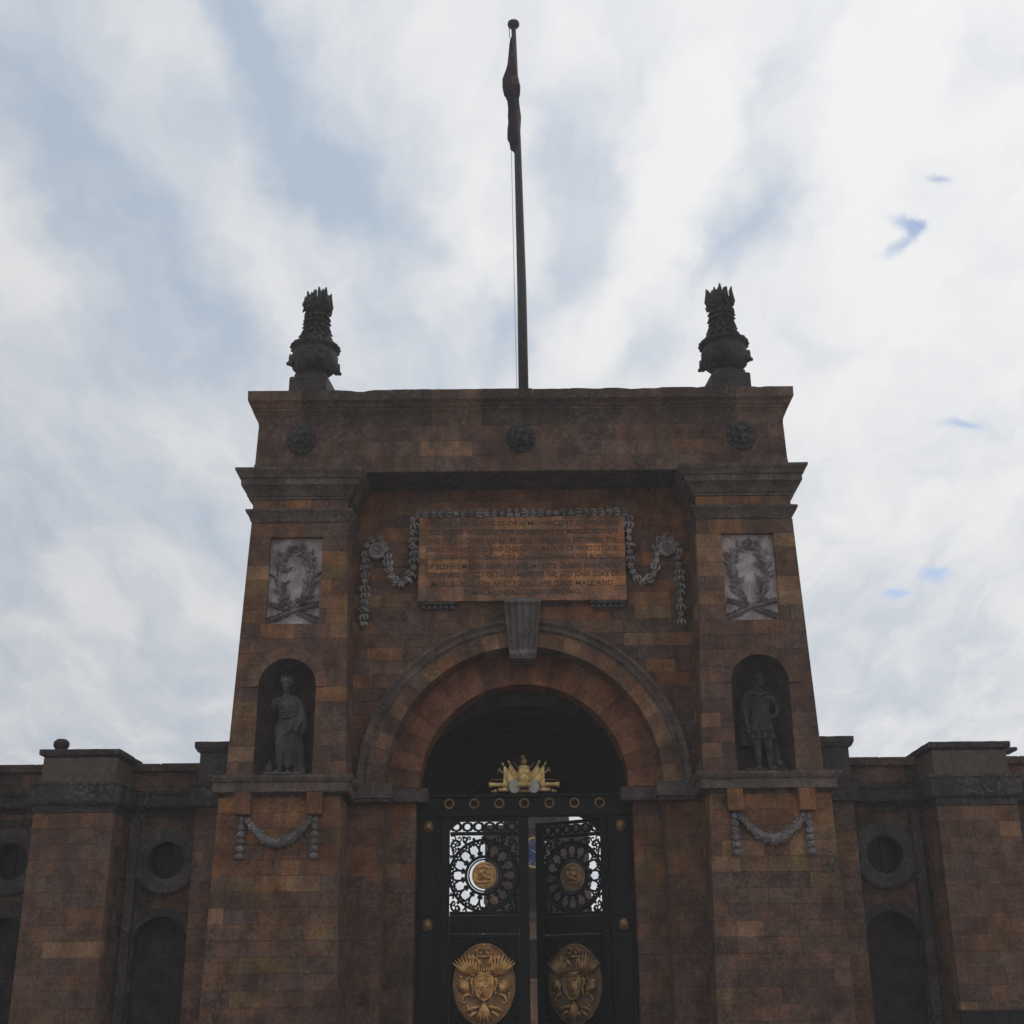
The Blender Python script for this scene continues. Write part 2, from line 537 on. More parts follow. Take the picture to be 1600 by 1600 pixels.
def courses(breaks, h, xl, xr, holes=(), w=(0.55, 1.1)):
    """quads (x at bottom-left, top-left, bottom-right, top-right, z0, z1, is_left_end, is_right_end)"""
    out = []
    zs = make_rows(breaks, h)
    for r_i, (z0, z1) in enumerate(zip(zs, zs[1:])):
        segs = [[xl(z0), xl(z1), xr(z0), xr(z1)]]
        for hole in holes:
            h0, h1 = hole(z0 + 1e-4), hole(z1 - 1e-4)
            if h0 is None and h1 is None: continue
            if h0 is None: h0 = ((h1[0] + h1[1]) / 2,) * 2
            if h1 is None: h1 = ((h0[0] + h0[1]) / 2,) * 2
            ns = []
            for s in segs:
                if (h0[0] + h1[0]) / 2 > (s[2] + s[3]) / 2 or (h0[1] + h1[1]) / 2 < (s[0] + s[1]) / 2:
                    ns.append(s); continue
                ns.append([s[0], s[1], h0[0], h1[0]])
                ns.append([h0[1], h1[1], s[2], s[3]])
            segs = ns
        for s in segs:
            a, b = max(s[0], s[1]), min(s[2], s[3])
            lo, hi = min(s[0], s[1]), max(s[2], s[3])
            if hi - lo < 0.06: continue
            cuts = []
            x = a + random.uniform(0.3, 1.0) * w[0] + (0.22 if r_i % 2 else 0)
            while x < b - w[0] * 0.55:
                cuts.append(x)
                x += random.uniform(*w)
            L = [(s[0], s[1])] + [(c, c) for c in cuts] + [(s[2], s[3])]
            for i in range(len(L) - 1):
                if max(L[i + 1]) - min(L[i]) < 0.05: continue
                out.append((L[i][0], L[i][1], L[i + 1][0], L[i + 1][1], z0, z1, i == 0, i == len(L) - 2))
    return out

GAP, CH = 0.002, 0.0045
def block_geo(q, y, depth, mb, tint, M=None):
    a0, a1, b0, b1, z0, z1 = q[:6]
    g = GAP
    y += random.uniform(-0.003, 0.003)
    if b0 - a0 < 2.5 * (g + CH) : b0 = a0 + 2.5 * (g + CH)
    if b1 - a1 < 2.5 * (g + CH) : b1 = a1 + 2.5 * (g + CH)
    out = [(a0 + g, z0 + g), (b0 - g, z0 + g), (b1 - g, z1 - g), (a1 + g, z1 - g)]
    c = g + CH
    inn = [(a0 + c, z0 + c), (b0 - c, z0 + c), (b1 - c, z1 - c), (a1 + c, z1 - c)]
    v = [(x, y, z) for x, z in inn] + [(x, y + CH, z) for x, z in out] + [(x, y + depth, z) for x, z in out]
    f = [(0, 1, 2, 3)]
    for i in range(4):
        j = (i + 1) % 4
        f += [(i, 4 + i, 4 + j, j), (4 + i, 8 + i, 8 + j, 4 + j)]
    f.append((11, 10, 9, 8))
    mb.add(v, f, tint, M)

class Masonry:
    """collects the blocks of one thing; the 300 largest become parts, the rest one joined part"""
    def __init__(self, root):
        self.root, self.items = root, []
    def wall(self, part, quads, y, weights, depth=0.2, enddepth=None, over=(), mat=None, wfun=None, boost=1.0):
        tints = [pick(wfun((q[0] + q[2]) / 2, (q[4] + q[5]) / 2) if wfun else weights) for q in quads]
        for ox, oz, cname in over:
            for i, q in enumerate(quads):
                if min(q[0], q[1]) <= ox <= max(q[2], q[3]) and q[4] <= oz <= q[5]:
                    c = PAL[cname]
                    j = random.uniform(.95, 1.12)
                    tints[i] = tuple(k * j for k in c)
        for q, t in zip(quads, tints):
            t = (t[0] * boost, t[1] * boost, t[2] * boost)
            d = depth
            if enddepth and (q[6] and enddepth[0] or q[7] and enddepth[1]):
                d = enddepth[0] or enddepth[1]
            area = (q[2] - q[0] + q[3] - q[1]) / 2 * (q[5] - q[4])
            self.items.append((area, part, q, y, d, t, mat or M_STONE))
    def flush(self, limit=296, name='ashlar_block'):
        self.items.sort(key=lambda it: -it[0])
        rest = {}
        for i, (area, part, q, y, d, t, m) in enumerate(self.items):
            if i < limit:
                mb = MB(); block_geo(q, y, d, mb, t)
                mb.build(name, m, part)
            else:
                mb = rest.setdefault(m.name, (MB(), m))[0]
                block_geo(q, y, d, mb, t)
        for k, (mb, m) in rest.items():
            tag(mb.build('small_ashlar_masonry', m, self.root), kind='stuff')

def arch_wall(mb, x0, x1, z0, z1, a, b, zc, y0, y1, n=24, tint=None):
    """solid wall with an arched opening (half width a, rise b above zc) from z0 to z1"""
    mb.box(x0, -a, y0, y1, z0, zc, tint)
    mb.box(a, x1, y0, y1, z0, zc, tint)
    pts = [(-a * math.cos(PI * i / n), zc + b * math.sin(PI * i / n)) for i in range(n + 1)]
    v, f = [], []
    for y in (y0, y1):
        for x, z in pts:
            v += [(x, y, z), (x, y, z1)]
    m = 2 * (n + 1)
    for i in range(n):
        k = 2 * i
        f.append((k, k + 2, k + 3, k + 1))
        f.append((m + k, m + k + 1, m + k + 3, m + k + 2))
        f.append((k, m + k, m + k + 2, k + 2))
    mb.add(v, f, tint)
    mb.box(x0, -a, y0, y1, zc, z1, tint)
    mb.box(a, x1, y0, y1, zc, z1, tint)
    mb.box(x0, x1, y0, y1, z1, z1 + 0.02, tint)

def ring_seg(mb, cx, zc, r0, r1, a0, a1, y0, y1, tint=None, n=4, gap=0.004):
    """a voussoir: annular sector standing on the y0..y1 depth"""
    g0, g1 = gap / r0, gap / r1
    v = []
    for y in (y0, y1):
        for r, g in ((r0, g0), (r1, g1)):
            for i in range(n + 1):
                t = a0 + g + (a1 - a0 - 2 * g) * i / n
                v.append((cx + r * math.cos(t), y, zc + r * math.sin(t)))
    k = n + 1
    f = []
    for i in range(n):
        f.append((i, i + 1, k + i + 1, k + i))
        f.append((2 * k + i, 3 * k + i, 3 * k + i + 1, 2 * k + i + 1))
        f.append((i, 2 * k + i, 2 * k + i + 1, i + 1))
        f.append((k + i, k + i + 1, 3 * k + i + 1, 3 * k + i))
    f.append((0, k, 3 * k, 2 * k))
    f.append((n, 2 * k + n, 3 * k + n, k + n))
    mb.add(v, f, tint)

def ring_mould(mb, cx, zc, prof, a0, a1, n=40, tint=None):
    """profile (radius, y) revolved about the y axis through (cx, zc)"""
    m = len(prof)
    v, f = [], []
    for i in range(n + 1):
        t = a0 + (a1 - a0) * i / n
        for r, y in prof:
            v.append((cx + r * math.cos(t), y, zc + r * math.sin(t)))
    for i in range(n):
        for k in range(m - 1):
            f.append((i * m + k, (i + 1) * m + k, (i + 1) * m + k + 1, i * m + k + 1))
    mb.add(v, f, tint)
OV_CENTRE=[(-3.13,10.55,'mid'),(2.65,10.04,'orange'),(2.33,9.30,'tan'),(3.17,8.85,'tan'),(2.86,8.42,'orange'),(-2.00,12.64,'rust'),(-0.81,12.71,'rust'),(0.53,12.69,'rust'),(-3.32,12.10,'orange'),(-3.22,8.62,'tan'),(-3.07,8.26,'brown'),(2.73,11.96,'rust'),(2.76,10.95,'orange'),(2.92,9.74,'tan'),(2.63,9.62,'dark'),(2.78,8.97,'dark'),(-2.30,12.72,'grey'),(-3.42,10.25,'tan'),(-1.67,9.78,'mid'),(3.80,12.66,'brown'),(-2.96,9.49,'grey'),(1.20,9.68,'rust'),(2.01,12.52,'brown')]
OV_LPIER=[(-5.09,11.44,'rust'),(-4.16,10.62,'orange'),(-4.18,10.03,'orange'),(-4.12,9.60,'orange'),(-4.08,9.34,'orange'),(-4.23,11.29,'tan'),(-5.67,10.05,'olive'),(-5.74,8.91,'brown'),(-5.92,6.85,'olive'),(-5.91,7.39,'olive'),(-5.85,11.23,'brown'),(-4.34,8.89,'dark'),(-5.77,8.21,'brown'),(-4.28,7.51,'brown'),(-5.96,6.45,'tan'),(-4.05,6.83,'mid'),(-4.73,11.44,'grey')]
OV_RPIER=[(4.15,11.28,'orange'),(4.15,10.83,'tan'),(4.12,10.39,'tan'),(4.05,9.67,'olive'),(5.69,9.87,'tan'),(5.72,10.23,'tan'),(4.10,7.16,'tan'),(3.99,6.50,'tan'),(4.07,8.81,'dark'),(5.78,8.94,'mid'),(5.86,6.74,'mid')]
OV_LLOW=[(-5.21,5.32,'orange'),(-4.82,5.32,'orange'),(-4.93,5.00,'orange'),(-5.45,5.00,'rust'),(-4.88,4.14,'orange'),(-4.69,4.14,'orange'),(-5.83,3.86,'orange'),(-5.44,3.85,'olive'),(-4.99,3.85,'orange'),(-4.36,3.84,'tan'),(-6.23,3.27,'tan'),(-3.76,3.31,'brown'),(-4.78,2.19,'olive'),(-5.09,4.43,'rust'),(-6.12,5.26,'orange'),(-3.97,5.25,'rust'),(-5.95,4.75,'brown'),(-5.25,1.72,'olive'),(-5.92,2.43,'brown')]
OV_RLOW=[(5.07,5.27,'orange'),(5.33,5.27,'orange'),(5.04,4.98,'rust'),(6.14,4.97,'orange'),(6.12,4.78,'tan'),(4.04,4.42,'tan'),(4.36,4.42,'tan'),(4.21,4.15,'tan'),(5.07,4.48,'rust'),(4.62,2.83,'tan'),(4.29,1.65,'olive'),(4.02,5.18,'brown'),(6.04,3.85,'olive'),(6.03,4.41,'tan'),(6.42,3.17,'brown')]
OV_ATTIC=[(-1.66,14.03,'orange'),(1.09,14.02,'orange'),(-1.58,13.40,'tan'),(2.85,13.62,'brown'),(3.70,13.30,'brown'),(4.14,13.45,'brown')]
OV_J1=[(-3.32,4.88,'rust'),(3.38,4.89,'rust'),(3.15,3.15,'brown'),(-3.36,3.97,'brown'),(-3.42,1.83,'brown')]
OV_J2=[(-2.75,4.12,'tan'),(-2.47,4.07,'grey'),(-3.02,4.12,'tan'),(-2.77,5.28,'rust'),(2.62,4.90,'rust'),(2.78,5.30,'brown'),(2.54,3.06,'brown'),(-2.59,3.10,'mid'),(2.61,1.67,'brown')]
OV_PLAQ=[(-1.98,11.70,'grey'),(-1.39,11.93,'dark'),(-0.22,11.91,'orange'),(1.25,11.90,'brown'),(2.12,11.89,'brown'),(-1.39,11.54,'brown'),(0.51,11.52,'brown'),(1.53,11.59,'grey'),(-1.68,11.23,'rust'),(-0.37,11.22,'orange'),(0.50,11.24,'grey'),(1.23,11.23,'grey'),(2.11,11.35,'orange'),(-1.96,10.93,'orange'),(-1.10,10.92,'mid'),(0.21,10.91,'dark'),(1.66,10.89,'dark'),(-1.82,10.55,'brown'),(-0.52,10.61,'orange'),(0.49,10.52,'mid'),(1.50,10.52,'orange'),(2.22,10.58,'orange'),(-1.67,10.17,'grey'),(-0.81,10.16,'grey'),(0.34,10.15,'grey'),(1.78,10.14,'grey')]

# ------------------------------------------------------------------ ground
g = MB()
g.add([(-400, -400, 0), (400, -400, 0), (400, 400, 0), (-400, 400, 0)], [(0, 1, 2, 3)])
tag(g.build('ground', M_GROUND), kind='structure')
g = MB()
g.add([(-2.6, -60, .004), (2.6, -60, .004), (2.6, 110, .004), (-2.6, 110, .004)], [(0, 1, 2, 3)])
tag(g.build('drive', flat_mat('worn_asphalt', (0.055, 0.052, 0.05), 0.9, 0, 0.3, 5.0, bump=0.3)), kind='structure')

# ------------------------------------------------------------------ the gatehouse
GH = empty('gatehouse', (0, 0, 0))
tag(GH, 'tall brown stone triumphal gatehouse with arched gateway, niches and inscribed tablet', 'gatehouse')
MAS = Masonry(GH)
W_UP = {'mid': 3, 'brown': 2.4, 'dark': 2.0, 'orange': .25, 'tan': .3, 'grey': 1.2, 'olive': .6}
W_UPR = {'mid': 3, 'brown': 1.2, 'dark': 3.2, 'tan': .5, 'grey': 1.2}
W_CEN = {'mid': 2.6, 'brown': 2.4, 'rust': 1.6, 'dark': 1.6, 'orange': .25, 'grey': .8}
W_LOW = {'mid': 3.4, 'dark': 2.2, 'brown': 2.0, 'grey': 1.6, 'olive': .6}
W_LOWTOP = {'rust': 2.4, 'brown': 2.4, 'orange': .6, 'mid': 1.2, 'olive': .6}
W_ATT = {'dark': 3, 'grey': 3.4, 'mid': 1.0}
W_WING = {'dark': 2.5, 'mid': 3, 'brown': 1.4, 'grey': 1.4}
def low_w(x, z): return W_LOWTOP if z > 4.05 else W_LOW
H = 0.31

def upper_out(z): return 6.16 - 0.185 * (z - 6.0) / 5.57
def upper_in(z): return 3.68 + 0.165 * (z - 6.0) / 5.57
def low_out(z): return 6.335 - 0.08 * (z - 1.26) / 3.95
def low_in(z): return 3.66 + 0.09 * (z - 1.26) / 3.95

for s in (-1, 1):
    # upper pier
    pier = MB()
    def bx(x0, x1, y0, y1, z0, z1): pier.box(s * x0, s * x1, y0, y1, z0, z1)
    bx(5.62, 5.93, .19, .86, 6.0, 12.74)
    bx(3.87, 4.36, .19, .86, 6.0, 12.74)
    bx(4.36, 5.62, .19, .86, 8.62, 12.74)
    bx(3.87, 5.93, .86, 2.6, 6.0, 12.74)
    PIER = pier.build('pier', M_MORTAR, GH)
    if s < 0:
        xl, xr = (lambda z: -upper_out(z)), (lambda z: -upper_in(z))
    else:
        xl, xr = upper_in, upper_out
    def panel(z, s=s): return (min(s * 4.38, s * 5.53), max(s * 4.38, s * 5.53)) if 9.26 < z < 11.23 else None
    def niche(z, s=s):
        if z < 7.88: return (s * 4.99 - .61, s * 4.99 + .61)
        d = .73 ** 2 - (z - 7.88) ** 2
        return (s * 4.99 - math.sqrt(d), s * 4.99 + math.sqrt(d)) if d > 0 else None
    q = courses([6.0, 7.88, 8.61, 9.26, 11.23, 11.56], H, xl, xr, (panel, niche), (.45, .95))
    MAS.wall(PIER, q, 0.0, W_UP if s < 0 else W_UPR, .2, None, OV_LPIER if s < 0 else OV_RPIER)
    # returns of the pier, coursed like the front
    for side, wd in ((upper_in, -1), (upper_out, 1)):
        for z0, z1 in zip(make_rows([6.0, 11.56], H), make_rows([6.0, 11.56], H)[1:]):
            y = .2
            while y < 2.45:
                y2 = min(2.6, y + random.uniform(.45, .95))
                if 2.6 - y2 < .2: y2 = 2.6
                if wd < 0 and y2 > 1.19: y2 = 1.19
                mb = MB()
                xm = side((z0 + z1) / 2)
                x0, x1 = (xm, xm + .18) if wd < 0 else (xm - .18, xm)
                t = pick(W_UP if s < 0 else W_UPR)
                pass
                pier_ret = (s * x0, s * x1, y + .003, y2 - .003, z0 + .004, z1 - .004, t)
                RETURNS = globals().setdefault('RETURNS', [])
                RETURNS.append(pier_ret)
                y = y2
                if wd < 0 and y >= 1.18: break
    # entablature over the pier
    e_ = MB(); e_.tint = (0.158, 0.122, 0.104)
    prof = [(-.02, 11.56), (.02, 11.57), (.04, 11.60), (.07, 11.68), (.12, 11.76), (.15, 11.80), (.15, 11.85), (.0, 11.862), (.0, 12.10), (.04, 12.11), (.04, 12.16), (.08, 12.18), (.14, 12.28), (.22, 12.36), (.26, 12.38), (.26, 12.52), (.30, 12.535), (.33, 12.61), (.385, 12.69), (.39, 12.745), (-.2, 12.76)]
    # walk so that the outside is on the right hand
    if s > 0: pth = [(3.87, 1.3), (3.87, 0), (5.95, 0), (5.95, 2.6)]
    else: pth = [(-5.95, 2.6), (-5.95, 0), (-3.87, 0), (-3.87, 1.3)]
    e_.sweep(pth, prof)
    # frieze blocks keep the stone's own warm colour
    ent = e_.build('entablature', M_DARK, GH)
    fr = MB()
    x = 3.86
    while x < 5.93:
        x2 = min(5.965, x + random.uniform(.5, .9))
        if 5.965 - x2 < .25: x2 = 5.965
        fb = MB(); t = pick({'brown': 2, 'orange': .6, 'rust': 1, 'mid': 1})
        fb.bbox(s * (x + .003), s * (x2 - .003), -.012, .12, 11.868, 12.098, .006, t)
        fb.build('frieze_block', M_STONE, ent)
        x = x2
    # recessed panel with laurel wreath: slab
    sl = MB(); sl.tint = (0.62, 0.53, 0.53)
    sl.bbox(s * 4.37, s * 5.54, .13, .3, 9.25, 11.24, .01)
    PANEL = sl.build('recessed_panel', M_CARVE, GH)
    globals()['PANEL_%s' % ('L' if s < 0 else 'R')] = PANEL
    # niche shell
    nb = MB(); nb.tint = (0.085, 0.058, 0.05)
    v, f = [], []
    n, rr = 18, .615
    rows = [(6.0, 1.0, 0)] + [(6.0 + 1.88 * i / 5, 1.0, 0) for i in range(1, 6)] + [(7.88 + rr * math.sin(PI / 2 * i / 8), math.cos(PI / 2 * i / 8), 0) for i in range(1, 9)]
    for z, k, _ in rows:
        for i in range(n + 1):
            t = PI * i / n
            v.append((s * 4.99 + rr * k * math.cos(t), .004 + rr * k * math.sin(t) * 1.02, z))
    for j in range(len(rows) - 1):
        for i in range(n):
            f.append((j * (n + 1) + i, j * (n + 1) + i + 1, (j + 1) * (n + 1) + i + 1, (j + 1) * (n + 1) + i))
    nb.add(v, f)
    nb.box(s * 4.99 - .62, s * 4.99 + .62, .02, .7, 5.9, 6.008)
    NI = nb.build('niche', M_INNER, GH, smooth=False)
    # hood of the niche
    na = 7
    for i in range(na):
        hb = MB()
        t = pick({'brown': 2, 'tan': 1, 'mid': 2, 'orange': .4} if s < 0 else {'dark': 2, 'mid': 2})
        ring_seg(hb, s * 4.99, 7.88, .612, .85, PI * i / na, PI * (i + 1) / na, -.035, .2, tuple(k * (1.35 if s < 0 else 1.0) for k in t), 4)
        hb.build('voussoir', M_STONE, NI)
    # impost cornice
    ic = MB(); ic.tint = (0.18, 0.134, 0.112)
    prof = [(-.05, 5.52), (.0, 5.54), (.02, 5.60), (.06, 5.64), (.20, 5.645), (.22, 5.66), (.22, 5.84), (.26, 5.86), (.30, 5.93), (.31, 5.985), (-.3, 6.004)]
    if s > 0: pth = [(3.80, 1.25), (3.80, -.06), (6.13, -.06), (6.13, 1.4)]
    else: pth = [(-6.13, 1.4), (-6.13, -.06), (-3.80, -.06), (-3.80, 1.25)]
    ic.sweep(pth, prof)
    ic.box(s * 3.6, s * 6.2, -.1, 1.2, 5.985, 6.0)
    ic.build('impost_cornice', M_DARK, GH)
    # lower pier
    lp = MB()
    lp.box(s * 3.80, s * 6.22, .08, 2.6, 0, 5.6)
    LP = lp.build('pedestal', M_MORTAR, GH)
    if s < 0:
        xl, xr = (lambda z: -low_out(z)), (lambda z: -low_in(z))
    else:
        xl, xr = low_in, low_out
    q = courses([0.0, .62, 5.56], H, xl, xr, (), (.5, 1.15))
    MAS.wall(LP, q, -.1, None, .2, None, OV_LLOW if s < 0 else OV_RLOW, wfun=low_w)
    for side, wd, ymax in ((low_in, -1, 1.19), (low_out, 1, .62)):
        zz_ = make_rows([0.0, .62, 5.56], H)
        for z0, z1 in zip(zz_, zz_[1:]):
            y = .1
            while y < ymax - .01:
                y2 = min(ymax, y + random.uniform(.4, .8))
                if ymax - y2 < .2: y2 = ymax
                xm = side((z0 + z1) / 2)
                x0, x1 = (xm, xm + .2) if wd < 0 else (xm - .2, xm)
                RETURNS.append((s * x0, s * x1, y + .003, y2 - .003, z0 + .004, z1 - .004, pick(low_w(0, z0))))
                y = y2
    # bracket blocks under the cornice
    for xa, xb in ((5.55, 5.88), (4.10, 4.42)):
        bb = MB()
        bb.bbox(s * xa, s * xb, -.30, -.06, 5.20, 5.64, .012, pick({'orange': 1, 'rust': 1.4, 'brown': 1}))
        bb.build('bracket_block', M_STONE, GH)
    # side pilaster stepping down to the wing wall
    sp = MB()
    sp.box(s * 6.2, s * 6.78, .68, 3.0, 0, 6.62)
    SP = sp.build('side_pilaster', M_MORTAR, GH)
    q = courses([0.0, 5.5], H, (lambda z: -6.86) if s < 0 else (lambda z: 6.18), (lambda z: -6.18) if s < 0 else (lambda z: 6.86), (), (.66, .7))
    q = [(a[0], a[1], a[2], a[3], a[4], a[5], True, True) for a in q]
    MAS.wall(SP, q, .6, W_WING, .6)
    sc = MB(); sc.tint = (.07, .058, .056)
    pth = [(6.2, .6), (6.86, .6), (6.86, 3.0)] if s > 0 else [(-6.86, 3.0), (-6.86, .6), (-6.2, .6)]
    sc.sweep(pth, [(-.02, 5.46), (.10, 5.5), (.12, 5.84), (.16, 5.92), (.0, 5.93), (.0, 6.60), (.06, 6.63), (.11, 6.72), (.11, 6.83), (-.7, 6.84)])
    sc.build('pilaster_cap', M_DARK, SP)

rb = MB()
for x0, x1, y0, y1, z0, z1, t in RETURNS:
    rb.box(x0, x1, y0, y1, z0, z1, t)
tag(rb.build('return_masonry', M_STONE, GH), kind='stuff')

# central recessed wall with the great arch
ZC = 6.02
cw = MB(); cw.tint = (.10, .075, .065)
arch_wall(cw, -3.9, 3.9, 0, 12.8, 2.99, 2.99, ZC, 1.27, 1.8, 32)
CW = cw.build('centre_wall', M_MORTAR, GH)
def big_arch(z):
    d = 3.3 ** 2 - (z - ZC) ** 2
    return (-math.sqrt(d), math.sqrt(d)) if d > 0 else None
q = courses([6.0, ZC + 3.3, 12.80], H, lambda z: -3.86, lambda z: 3.86, (big_arch,), (.5, 1.05))
MAS.wall(CW, q, 1.2, None, .2, None, OV_CENTRE, wfun=lambda x, z: {'rust': 2, 'orange': 2, 'tan': 1, 'red': 1} if z > 12.2 else W_CEN)
for s in (-1, 1):
    a, b = (-3.76, -3.0) if s < 0 else (3.0, 3.76)
    q = courses([0.0, 5.67], H, lambda z: a, lambda z: b, (), (.4, .8))
    MAS.wall(CW, q, 1.2, None, .56, None, OV_J1, wfun=low_w)
# second order
c2 = MB(); c2.tint = (.10, .075, .065)
arch_wall(c2, -3.2, 3.2, 0, 9.6, 2.38, 2.32, ZC, 1.87, 2.6, 32)
C2 = c2.build('inner_order', M_MORTAR, GH)
for s in (-1, 1):
    a, b = (-3.05, -2.36) if s < 0 else (2.36, 3.05)
    q = courses([0.0, 5.69], H, lambda z: a, lambda z: b, (), (.4, .7))
    MAS.wall(C2, q, 1.8, None, .7, None, OV_J2, wfun=low_w)
nv = 21
for i in range(nv):
    vb = MB()
    ring_seg(vb, 0, ZC, 2.29, 3.02, PI * i / nv, PI * (i + 1) / nv, 1.8, 2.5, pick({'red': 4, 'rust': 2, 'brown': .8}), 4)
    vb.build('inner_voussoir', M_INNER, C2)
AR = MB(); AR.tint = (.185, .132, .105)
ring_mould(AR, 0, ZC, [(3.30, 1.2), (3.30, 1.10), (3.335, 1.085), (3.36, 1.04), (3.40, 1.03), (3.42, 1.06), (3.46, 1.05), (3.52, .99), (3.58, .985), (3.59, 1.2)], 0, PI, 64)
ARC = AR.build('archivolt', M_DARK, GH)
nv = 27
vt = {4: 'tan', 5: 'orange', 6: 'brown', 9: 'brown', 18: 'orange', 19: 'tan', 21: 'brown', 22: 'tan'}
for i in range(nv):
    vb = MB()
    t = PAL[vt[i]] if i in vt else pick({'brown': 3, 'mid': 2, 'tan': 1.2, 'grey': .8})
    ring_seg(vb, 0, ZC, 2.98, 3.305, PI * i / nv, PI * (i + 1) / nv, 1.10 + random.uniform(-.004, .004), 1.82, t, 3)
    vb.build('voussoir', M_STONE, ARC)
for s in (-1, 1):
    im = MB(); im.tint = (.15, .115, .098)
    im.bbox(s * 2.80, s * 3.66, .88, 1.3, 5.67, 5.99, .015)
    im.bbox(s * 2.86, s * 3.64, .94, 1.3, 5.60, 5.67, .01)
    im.build('arch_impost', M_DARK, GH)
    im = MB(); im.tint = (.14, .105, .092)
    im.bbox(s * 2.10, s * 3.0, 1.62, 2.62, 5.69, 5.98, .015)
    im.build('inner_impost', M_STONE, GH)
# fluted console keystone
kb = MB(); kb.tint = (.21, .178, .168)
prof_y = [(8.72, 1.0), (8.74, .93), (8.80, .90), (8.92, .92), (9.2, .88), (9.6, .82), (9.86, .78), (9.93, .74), (10.0, .74), (10.03, .80)]
nx = 29
v, f = [], []
for z, y in prof_y:
    k = (z - 8.72) / 1.31
    hw = .285 + .13 * k
    for i in range(nx):
        u = -1 + 2 * i / (nx - 1)
        fl = 0.075 * (0.5 - 0.5 * math.cos(u * 5 * PI + PI)) if 8.85 < z < 9.92 and abs(u) < .93 else 0
        v.append((u * hw, y + fl, z))
for j in range(len(prof_y) - 1):
    for i in range(nx - 1):
        f.append((j * nx + i, j * nx + i + 1, (j + 1) * nx + i + 1, (j + 1) * nx + i))
kb.add(v, f)
for sg in (-1, 1):
    pv = [(sg * (.285 + .13 * (z - 8.72) / 1.31), y, z) for z, y in prof_y] + [(sg * (.285 + .13 * (z - 8.72) / 1.31), 1.35, z) for z, y in prof_y]
    n_ = len(prof_y)
    kb.add(pv, [(i, i + 1, n_ + i + 1, n_ + i) for i in range(n_ - 1)])
kb.box(-.285, .285, .96, 1.8, 8.70, 8.73)
kb.build('keystone', M_DARK, GH, smooth=False)

# passage through the gatehouse
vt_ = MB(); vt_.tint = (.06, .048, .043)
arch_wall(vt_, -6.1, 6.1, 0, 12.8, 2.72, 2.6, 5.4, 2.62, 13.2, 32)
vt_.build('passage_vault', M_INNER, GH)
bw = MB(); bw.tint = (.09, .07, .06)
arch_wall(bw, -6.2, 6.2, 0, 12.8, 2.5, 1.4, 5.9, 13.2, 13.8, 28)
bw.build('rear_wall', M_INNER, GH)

# attic
at_ = MB(); at_.tint = (.06, .05, .05)
at_.box(-5.93, 5.93, .12, 13.7, 12.79, 14.6)
ATT = at_.build('attic', M_MORTAR, GH)
q = courses([12.785, 13.90], .37, lambda z: -6.0 + .03 * (z - 12.8), lambda z: 6.0 - .03 * (z - 12.8), (), (.6, 1.2))
MAS.wall(ATT, q, .05, W_ATT, .2, None, OV_ATTIC, mat=M_DARK, boost=.9)
sb = MB()
for s in (-1, 1):
    zz_ = make_rows([12.785, 13.90], .37)
    for z0, z1 in zip(zz_, zz_[1:]):
        y = .25
        while y < 13.6:
            y2 = min(13.7, y + random.uniform(.6, 1.2))
            sb.box(s * 5.8, s * (6.0 - .03 * (z0 - 12.8)), y + .003, y2 - .003, z0 + .004, z1 - .004, pick(W_ATT))
            y = y2
tag(sb.build('attic_side_masonry', M_DARK, ATT), kind='stuff')
# soffit beam joining attic and centre wall
cb = MB(); cb.tint = (.10, .08, .074)
cb.box(-3.86, 3.86, .06, 1.25, 12.775, 12.79)
cb.build('attic_soffit', M_DARK, GH)
# coping with its cavetto, stone by stone
prof = [(-.1, 13.895), (.0, 13.90), (.015, 14.0), (.05, 14.14), (.10, 14.25), (.12, 14.262), (.12, 14.31), (.145, 14.32), (.18, 14.40), (.235, 14.46), (.245, 14.465), (.25, 14.70), (-.6, 14.705)]
xs = [-5.96]
while xs[-1] < 5.2:
    xs.append(xs[-1] + random.uniform(.75, 1.25))
xs = [x for x in xs if x < 5.4] + [5.96]
for i, (a, b) in enumerate(zip(xs, xs[1:])):
    cp = MB()
    t = pick({'dark': 2, 'soot_shade': 2.5, 'grey': .5}); cp.tint = tuple(k * 1.1 for k in t)
    dz = random.uniform(-.012, .012)
    dy = random.uniform(-.006, .006)
    pts = [(a + .002, .05 + dy), (b - .002, .05 + dy)]
    if i == 0: pts = [(-5.96, 13.7), (-5.96, .05 + dy)] + pts[1:]
    if i == len(xs) - 2: pts = pts[:-1] + [(5.96, .05 + dy), (5.96, 13.7)]
    cp.sweep(pts, [(o, z + (dz if z > 14.3 else 0)) for o, z in prof])
    cp.build('coping_stone', M_DARK, ATT)
rf = MB()
rf.box(-5.6, 5.6, .5, 13.4, 14.55, 14.69)
rf.build('roof', M_LEAD, GH)

